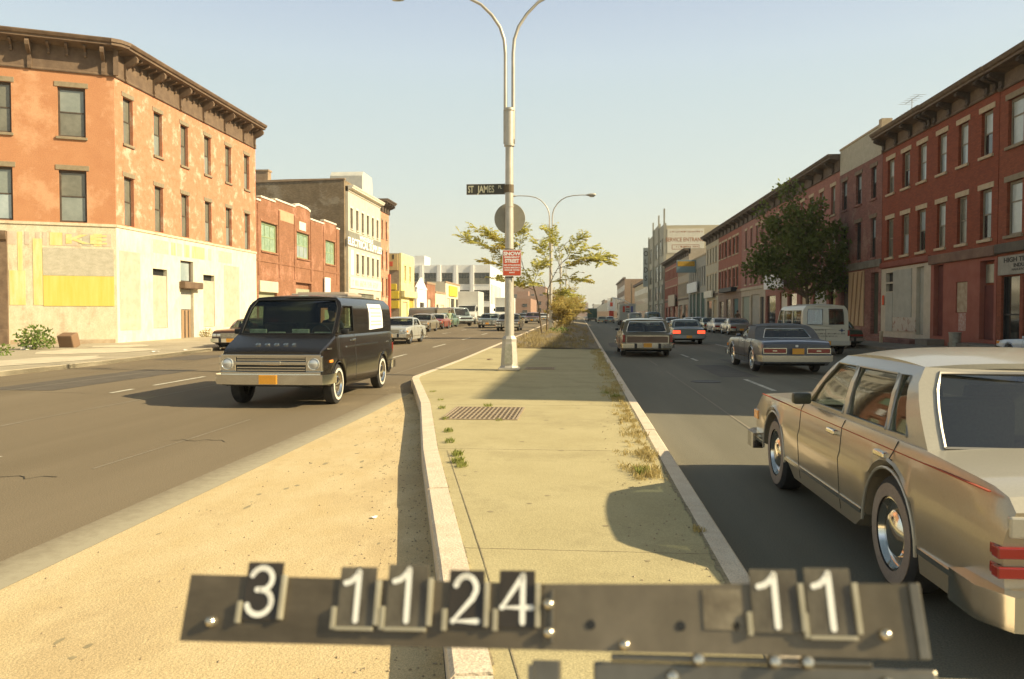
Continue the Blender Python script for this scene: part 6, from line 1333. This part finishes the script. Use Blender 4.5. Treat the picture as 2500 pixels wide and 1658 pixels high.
# grit and small stones in the gutter and beside the kerbs
q = random.Random(33); m = MB()
def stone(x, y, z, r_):
    a0 = q.uniform(0, 6.28); b_ = [m.b.verts.new((x + r_ * math.cos(a0 + k * 1.5708) * q.uniform(.6, 1), y + r_ * math.sin(a0 + k * 1.5708) * q.uniform(.6, 1), z)) for k in range(4)]; t = m.b.verts.new((x, y, z + r_ * .8))
    for k in range(4): m.b.faces.new((b_[k], b_[(k + 1) % 4], t))
for k in range(1500):
    y = 2.6 + q.random() ** 1.3 * 15
    if q.random() < .6: x = mleft(y) - .02 - q.random() ** 2 * .55; z = .006
    elif q.random() < .5: x = q.uniform(-3.3, mleft(y)); z = .006
    else: x = .76 - q.random() ** 2 * .5; z = KH - .004
    stone(x, y, z, q.uniform(.004, .013))
tag(obj('grit', m, M('grit', (.25, .19, .11), (.42, .34, .22), sc=30, rough=.9)), None, None, None, 'stuff')
m = MB()
for k in range(70):
    y = 4.5 + q.random() * 20; x = q.uniform(mleft(y) + .3, .6); r_ = q.uniform(.008, .05); m.b.faces.new([m.b.verts.new((x + r_ * q.uniform(.6, 1) * math.cos(a * .8976), y + r_ * q.uniform(.6, 1) * math.sin(a * .8976), KH - .0032)) for a in range(7)])
for k in range(45):
    y = 3 + q.random() * 11; x = q.uniform(-3.2, mleft(y) - .3); r_ = q.uniform(.01, .035); st_ = q.uniform(1, 4)
    if x > -3.25: m.b.faces.new([m.b.verts.new((x + r_ * q.uniform(.5, 1) * math.cos(a * .7), y + r_ * st_ * q.uniform(.5, 1) * math.sin(a * .7), .0062)) for a in range(9)])
tag(obj('paving_stains', m, M('stain', (.27, .22, .12), (.33, .27, .15), sc=9, rough=.9)), kind='structure')
# iron grating set in the median walk
def grating(label, x0, x1, y0, y1, n_):
    root = thing('drain_grating', label, 'grating', (x0, y0, KH - .004)); W_, D_ = x1 - x0, y1 - y0
    m = MB(); m.box(0, W_, 0, D_, -.002, .002); obj('pit', m, M('pit_dark', (.10, .07, .04)), root)
    m = MB(); fw = .03
    m.box(0, W_, 0, fw, 0.0025, .012); m.box(0, W_, D_ - fw, D_, .0025, .012); m.box(0, fw, fw, D_ - fw, .0025, .012); m.box(W_ - fw, W_, fw, D_ - fw, .0025, .012)
    for k in range(1, n_): x = W_ * k / n_; m.box(x - .011, x + .011, fw, D_ - fw, .003, .011)
    for k in range(1, 7): y = D_ * k / 7; m.box(fw, W_ - fw, y - .006, y + .006, .0032, .0105)
    obj('bars', m, M('rusty_iron', (.34, .26, .17), (.42, .33, .22), sc=8, rough=.8, metal=.2), root); return root
grating('rusty rectangular iron grating in the middle of the median walk', -1.93, -.86, 10.75, 12.2, 16)
grating('small grating behind the foot of the near street lamp', -1.5, -.7, 20.9, 21.7, 12)
# dead leaf, litter
def scrap(name, label, loc, s, mat, seed=1):
    q = random.Random(seed); m = MB(); vs = [m.b.verts.new((s * math.cos(a) * q.uniform(.6, 1), s * .8 * math.sin(a) * q.uniform(.6, 1), q.uniform(.0, .35) * s)) for a in [k * 6.283 / 9 for k in range(9)]]; c_ = m.b.verts.new((0, 0, s * .3))
    for k in range(9): m.b.faces.new((vs[k], vs[(k + 1) % 9], c_))
    o = obj(name, m, mat); o.location = loc; return tag(o, label, 'litter')
scrap('dead_leaf', 'curled dark dead leaf lying left of the near street lamp', (-2.9, 25.2, KH + .005), .12, M('leaf_dead', (.12, .06, .03)), 2)
scrap('paper_scrap', 'white paper scrap on the earth beside the dark median shadow', (.05, 36.5, KH + .28), .14, wh, 3)
scrap('paper_scrap', 'white scrap at the foot of the thin median tree', (-2.0, 44.6, KH + .3), .16, wh, 4)
scrap('paper_scrap', 'small white scrap in the shaded gutter beside the near kerb', (-1.62, 6.1, .012), .035, wh, 5)
scrap('paper_scrap', 'white crumpled paper at the left kerb in front of the corner building', (-16.5, 29.6, .16), .22, wh, 6)
scrap('paper_scrap', 'smaller crumpled paper further along the left kerb', (-16.2, 31.4, .16), .14, wh, 7)
for i, (x, y) in enumerate(((-23.3, 32.0), (-22.9, 31.2), (-23.7, 32.8))): scrap('rubbish_bag', ('white rubbish heap left of the green weed bush', 'white torn bag in front of the green weed bush', 'pale rubbish behind the green weed bush at the wall')[i], (x, y, .17), .42, M('rag_white', (.75, .7, .6), (.6, .5, .4), sc=5), 10 + i)
m = MB(); m.box(-.35, .35, -.25, .25, 0, .62, bev=.05, mat=Matrix.Rotation(R(18), 4, 'X')); tag(obj('dumped_box', m, M('cardboard_dark', (.22, .13, .07)), loc=(-22.4, 33.2, .2)), 'dark brown dumped box right of the green weed bush', 'box')
# rubbish bin and post on the right
tb = thing('rubbish_bin', 'dented grey metal rubbish bin in front of the pink stucco wall', 'rubbish bin', (16.35, 36.5, .15))
m = MB(); m.lathe([(0, 0), (.21, 0), (.23, .3), (.25, .66), (.27, .68), (.27, .71), (.24, .71), (.23, .66), (.2, .05), (0, .05)], 20); obj('bin', m, M('galvanised', (.30, .28, .22), (.4, .38, .3), sc=6, rough=.6, metal=.4), tb, smooth=40)
m = MB(); m.tube([(0, 0, 0), (0, 0, .5), (.02, 0, .52)], .09, 12); m.lathe([(0, .62), (.1, .6), (.12, .52), (0, .5)], 12); hy = obj('standpipe', m, cream_st, smooth=40); hy.location = (15.9, 43.9, .15); tag(hy, 'short cream standpipe in front of the boarded shopfront', 'standpipe')
# ================================================================ people
def person(label, loc, rz, h, top, bottom, skin, hair, step=.18, arm=.1):
    """one skinned body; clothing colours by height, hair as its own part"""
    k = h / 1.75; V = []; E = []; Rr = []
    def v(p, r_): V.append(Vector(p) * k); Rr.append(r_ * k); return len(V) - 1
    pel = v((0, 0, .95), .135); wa = v((0, 0, 1.12), .12); ch = v((0, .01, 1.32), .155); ne = v((0, .01, 1.47), .06); hd0 = v((0, .02, 1.55), .075); hd = v((0, .02, 1.64), .095); hd2 = v((0, .01, 1.71), .07)
    E += [(pel, wa), (wa, ch), (ch, ne), (ne, hd0), (hd0, hd), (hd, hd2)]
    for sg in (-1, 1):
        s_ = step * sg; hip = v((sg * .09, 0, .90), .10); kn = v((sg * .10, s_ * .6 + .03, .50), .065); an_ = v((sg * .10, s_, .09), .045); toe = v((sg * .12, s_ + .15, .035), .035); E += [(pel, hip), (hip, kn), (kn, an_), (an_, toe)]
        sh_ = v((sg * .18, 0, 1.40), .065); el = v((sg * .24, -s_ * .5 - .03, 1.13), .045); wr = v((sg * .23, -s_ * .7 + arm, .90), .032); ha = v((sg * .22, -s_ * .75 + arm + .02, .80), .035); E += [(ch, sh_), (sh_, el), (el, wr), (wr, ha)]
        for f_ in range(3): t = v((sg * (.205 + f_ * .012), -s_ * .75 + arm + .02 + f_ * .014, .72), .010); E.append((ha, t))
    me = bpy.data.meshes.new('person'); me.from_pydata([tuple(p) for p in V], E, []); o = bpy.data.objects.new('person', me); COL.objects.link(o)
    md = o.modifiers.new('skin', 'SKIN'); 
    for i, r_ in enumerate(Rr): me.skin_vertices[0].data[i].radius = (r_, r_ * (.72 if i in (wa, ch, pel) else 1))
    me.skin_vertices[0].data[0].use_root = True
    sb = o.modifiers.new('sub', 'SUBSURF'); sb.levels = 1; sb.render_levels = 1
    dg = bpy.context.evaluated_depsgraph_get(); nm_ = bpy.data.meshes.new_from_object(o.evaluated_get(dg)); bpy.data.objects.remove(o)
    for mt in (skin, top, bottom, M('shoe_dark', (.03, .025, .02))): nm_.materials.append(mt)
    for p in nm_.polygons:
        z = p.center.z / k; x = abs(p.center.x / k); p.material_index = 3 if z < .1 else 2 if (z < .94 and x < .19) else 1 if (.92 < z < 1.46 and not (z < .93 and x > .19)) else 0
        p.use_smooth = True
    r_ = bpy.data.objects.new('person', nm_); COL.objects.link(r_); r_.location = loc; r_.rotation_euler = (0, 0, rz); tag(r_, label, 'person')
    m = MB(); m.lathe([(0, .115), (.06, .10), (.095, .05), (.10, 0), (.09, -.05)], 14, M4=Matrix.Translation(Vector((0, -.005, 1.665)) * k) @ Matrix.Scale(k, 4)); obj('hair', m, hair, r_, smooth=60); return r_
skin_m = M('skin', (.30, .17, .10), (.34, .2, .12), sc=3, rough=.6); hair_m = M('hair_dark', (.02, .015, .012), rough=.7)
person('person in pale green clothes standing in the road beside the red car', (-12.55, 75.3, gz(-13, 75)), R(200), 1.72, M('shirt_pale_green', (.36, .44, .27)), M('trousers_pale_green', (.33, .42, .28)), skin_m, hair_m, .08)
person('person in brown jacket walking away on the right sidewalk', (15.6, 81.5, .15), 0, 1.95, M('jacket_brown', (.13, .075, .035)), M('trousers_dark', (.04, .035, .03)), skin_m, hair_m)
person('person in black standing before the green shopfront', (16.2, 119, .15), R(90), 1.75, M('coat_black', (.02, .02, .02)), M('trousers_dark', (.04, .035, .03)), skin_m, hair_m, .05)
person('person in black walking, left of the green shopfront columns', (16.0, 127, .15), R(0), 1.75, M('coat_black', (.02, .02, .02)), M('trousers_dark', (.04, .035, .03)), skin_m, hair_m)
person('person in dark shirt at the wheel of the black van', (-5.85 + 1.02, 15.15, .18), math.pi, 1.6, M('coat_black', (.02, .02, .02)), M('trousers_dark', (.04, .035, .03)), skin_m, hair_m, .02)
# ================================================================ number board on its stand, just in front of the lens
e1 = Vector((.9988, -.0399, .0284)); e2 = Vector((-.0100, .4010, .9160)); nn = e1.cross(e2); nn = -nn if nn.y > 0 else nn
BM = Matrix((( *e1, 0), (*e2, 0), (*nn, 0), (0, 0, 0, 1))).transposed(); BM = Matrix.Translation((-.2659, .5026, 1.3834)) @ BM
brd = thing('number_board', 'dark metal survey number board on a stand in the foreground', 'board'); brd.matrix_world = BM
slate = M('board_gunmetal', (.085, .066, .038), (.17, .135, .085), sc=6, rough=.33, metal=.3, fine=.04, stretch=(1, 3, 1)); steel = M('bracket_steel', (.15, .13, .095), (.23, .205, .155), sc=12, rough=.35, metal=.7, fine=.03)
clearp = glass_mat('clear_plastic', (.80, .78, .68), .22); screw = M('screw_head', (.66, .60, .48), rough=.22, metal=.9, fine=0)
m = MB(); m.panel([(0, 0), (.2433, 0), (.2433, .0398), (.0003, .0428)], [], lambda u, v, b: (u, v, -.004 if b else 0), sub=.1); obj('board_plate', m, slate, brd)
m = MB(); m.panel([(.2436, 0), (.4722, 0), (.4705, .0432), (.2436, .0398)], [], lambda u, v, b: (u, v, -.004 if b else 0), sub=.1); obj('board_plate', m, M('board_sky_sheen', (.11, .088, .052), (.22, .18, .12), sc=5, rough=.32, metal=.35, fine=.04, stretch=(1, .6, 1)), brd)  # right plate: sky reflection put into a lighter metal colour
for x, y in ((.0209, .0125), (.2463, .0272), (.2465, .0103), (.2936, .0040), (.4486, .0133)): m = MB(); m.lathe([(0, .0055), (.0022, .005), (.0036, .0025), (.0038, 0)], 14, M4=Matrix.Translation((x, y, 0))); obj('screw', m, screw, brd, smooth=50)
for x, y in ((.273, .0157), (.3287, .016), (.3619, .0167)): m = MB(); m.lathe([(0, .0008), (.0026, .0008), (.003, .0002)], 14, M4=Matrix.Translation((x, y, 0))); obj('hole', m, black, brd)
for a in ((.466, .4722, 0, .0432, .0003, .0022), (.2475, .2495, .004, .036, .0003, .003)): m = MB(); m.box(*a, bev=.0005); obj('edge_strip', m, steel, brd)
m = MB(); m.box(.2741, .476, -.030, -.0055, -.012, -.002, bev=.002); m.box(.285, .44, -.0052, -.0008, -.010, -.0022, bev=.001); m.box(.236, .2535, -.035, -.0058, -.014, -.001, bev=.001); m.box(.2336, .2375, -.035, -.0085, -.009, .001); m.box(.230, .48, -.036, -.0305, -.016, -.004); obj('mounting_bracket', m, steel, brd)
for x, y in ((.338, -.0030), (.383, -.0030), (.402, -.0030), (.322, -.013), (.446, -.014)): m = MB(); m.lathe([(0, .007), (.003, .006), (.0042, .002), (.0042, 0)], 14, M4=Matrix.Translation((x, y, -.002))); obj('clamp_screw', m, screw, brd, smooth=50)
m = MB(); m.box(.3425, .3655, .014, .038, .0003, .0008, bev=.0002); obj('worn_label', m, M('label_worn', (.13, .105, .065), (.27, .23, .155), sc=45, rough=.3, fine=.05), brd)
card_m = M('card_black', (.035, .027, .016), (.06, .047, .03), sc=25, rough=.3, fine=.03, stretch=(1, .4, 1)); card_m2 = M('card_scuffed', (.07, .056, .034), (.26, .23, .16), sc=18, rough=.3, fine=.03, stretch=(1, .5, 1))
num_w = M('numeral_white', (.86, .84, .76), rough=.5, fine=0)
def arc(cx, cy, rx, ry, a0, a1, n=12): return [(cx + rx * math.cos(R(a0 + (a1 - a0) * k / n)), cy + ry * math.sin(R(a0 + (a1 - a0) * k / n))) for k in range(n + 1)]
STROKES = {'1': [[(.18, .74), (.30, .765), (.42, .83), (.52, .93)], [(.53, .95), (.53, .06)]], '2': [arc(.5, .69, .30, .24, 165, -10) + [(.70, .50), (.16, .08), (.86, .08)]], '3': [arc(.46, .72, .30, .21, 160, -85, 14), arc(.46, .29, .34, .235, 88, -165, 16), [(.36, .52), (.5, .52)]], '4': [[(.68, .95), (.10, .34), (.93, .34)], [(.68, .95), (.68, .06)]]}
def numeral(ch, par, w_, h_):
    m = MB()
    for st_ in STROKES[ch]:
        P = [Vector((x * w_ * .98, .0015 + y * (h_ - .003))) for x, y in st_]; r_ = .00185; L_, R_ = [], []
        for i, p in enumerate(P):
            d = (P[min(i + 1, len(P) - 1)] - P[max(i - 1, 0)]).normalized(); nr = Vector((-d.y, d.x)) * r_; L_.append(p + nr); R_.append(p - nr)
        for i in range(len(P) - 1):
            for z in (.0016 + .00003 * i,): m.quad((*R_[i], z), (*R_[i + 1], z), (*L_[i + 1], z), (*L_[i], z))
        for p in P: m.b.faces.new([m.b.verts.new((p.x + r_ * math.cos(a * .6283), p.y + r_ * math.sin(a * .6283), .0018)) for a in range(10)])
    obj('numeral', m, num_w, par)
for ch, x0, x1, t0, b0, tilt, mt, lab in (('3', .0415, .0668, .0512, .0140, 0, card_m, 'black card with white 3, alone at the left of the number board'), ('1', .1072, .1322, .0488, .0115, 0, card_m2, 'scuffed card with white 1, second from the left on the board'), ('1', .1400, .1672, .0508, .0118, 0, card_m2, 'pale scuffed card with white 1, just left of the 2'),
        ('2', .1812, .2045, .0476, .0120, 0, card_m, 'dark card with white 2 on the number board'), ('4', .2142, .2375, .0478, .0125, 0, card_m, 'dark card with white 4 beside the double screws'), ('1', .3720, .4002, .0503, .0130, 0, card_m2, 'card with white 1, first of the pair at the right of the board'), ('1', .4052, .4322, .0515, .0122, 0, card_m2, 'card with white 1 in a bright plastic rim, rightmost on the board')):
    cd = thing('number_card', lab, 'card', group='number cards on the board'); cd.matrix_world = BM @ Matrix.Translation((x0, b0, .0006)); w_, h_ = x1 - x0, t0 - b0
    m = MB(); m.box(0, w_, 0, h_, 0, .0012, bev=.0003); obj('card', m, mt, cd)
    numeral(ch, cd, w_, h_)
    for a in [(w_ + .0002, w_ + .0034, h_ * .02, h_ * .78, -.0004, .0032), (-.0036, -.0004, -.002, h_ * .32, -.0004, .0028)] + ([(-.0003, w_ + .0001, -.0026, -.0002, -.0002, .003)] if 'rim' in lab or 'scuffed' in lab else []): m = MB(); m.box(*a, bev=.0004); obj('clear_holder', m, M('holder_plastic', (.50, .46, .34), (.62, .58, .46), sc=30, rough=.18, trans=.4, fine=0), cd)
std = thing('tripod_stand', 'tripod stand carrying the number board, its legs below the picture', 'stand', (.11, .56, KH))
m = MB(); m.tube([(0, 0, .55), (0, 0, 1.165)], .016, 12); obj('post', m, steel, std, smooth=50)
for k in range(3):
    a = k * 2.0944 + .5; m = MB(); m.tube([(0, 0, .95), (.42 * math.cos(a), .42 * math.sin(a), .01)], .012, 8); obj('leg', m, black, std, smooth=50)
m = MB(); m.box(-.05, .05, -.05, -.02, 1.15, 1.18, bev=.004); obj('head', m, steel, std)

# ================================================================ hazy air
m = MB(); m.box(-1600, 1600, -60, 3000, -1.2, 70); hz_ = obj('haze', m, []); tag(hz_, 'thin warm haze over the avenue', None, None, 'stuff')
hm = bpy.data.materials.new('haze_air'); hm.use_nodes = True; n_ = hm.node_tree.nodes; n_.remove(n_['Principled BSDF']); pv = n_.new('ShaderNodeVolumePrincipled'); pv.inputs['Color'].default_value = (.95, .93, .86, 1); pv.inputs['Density'].default_value = .00035; pv.inputs['Anisotropy'].default_value = .2
hm.node_tree.links.new(pv.outputs[0], n_['Material Output'].inputs['Volume']); hz_.data.materials.append(hm)
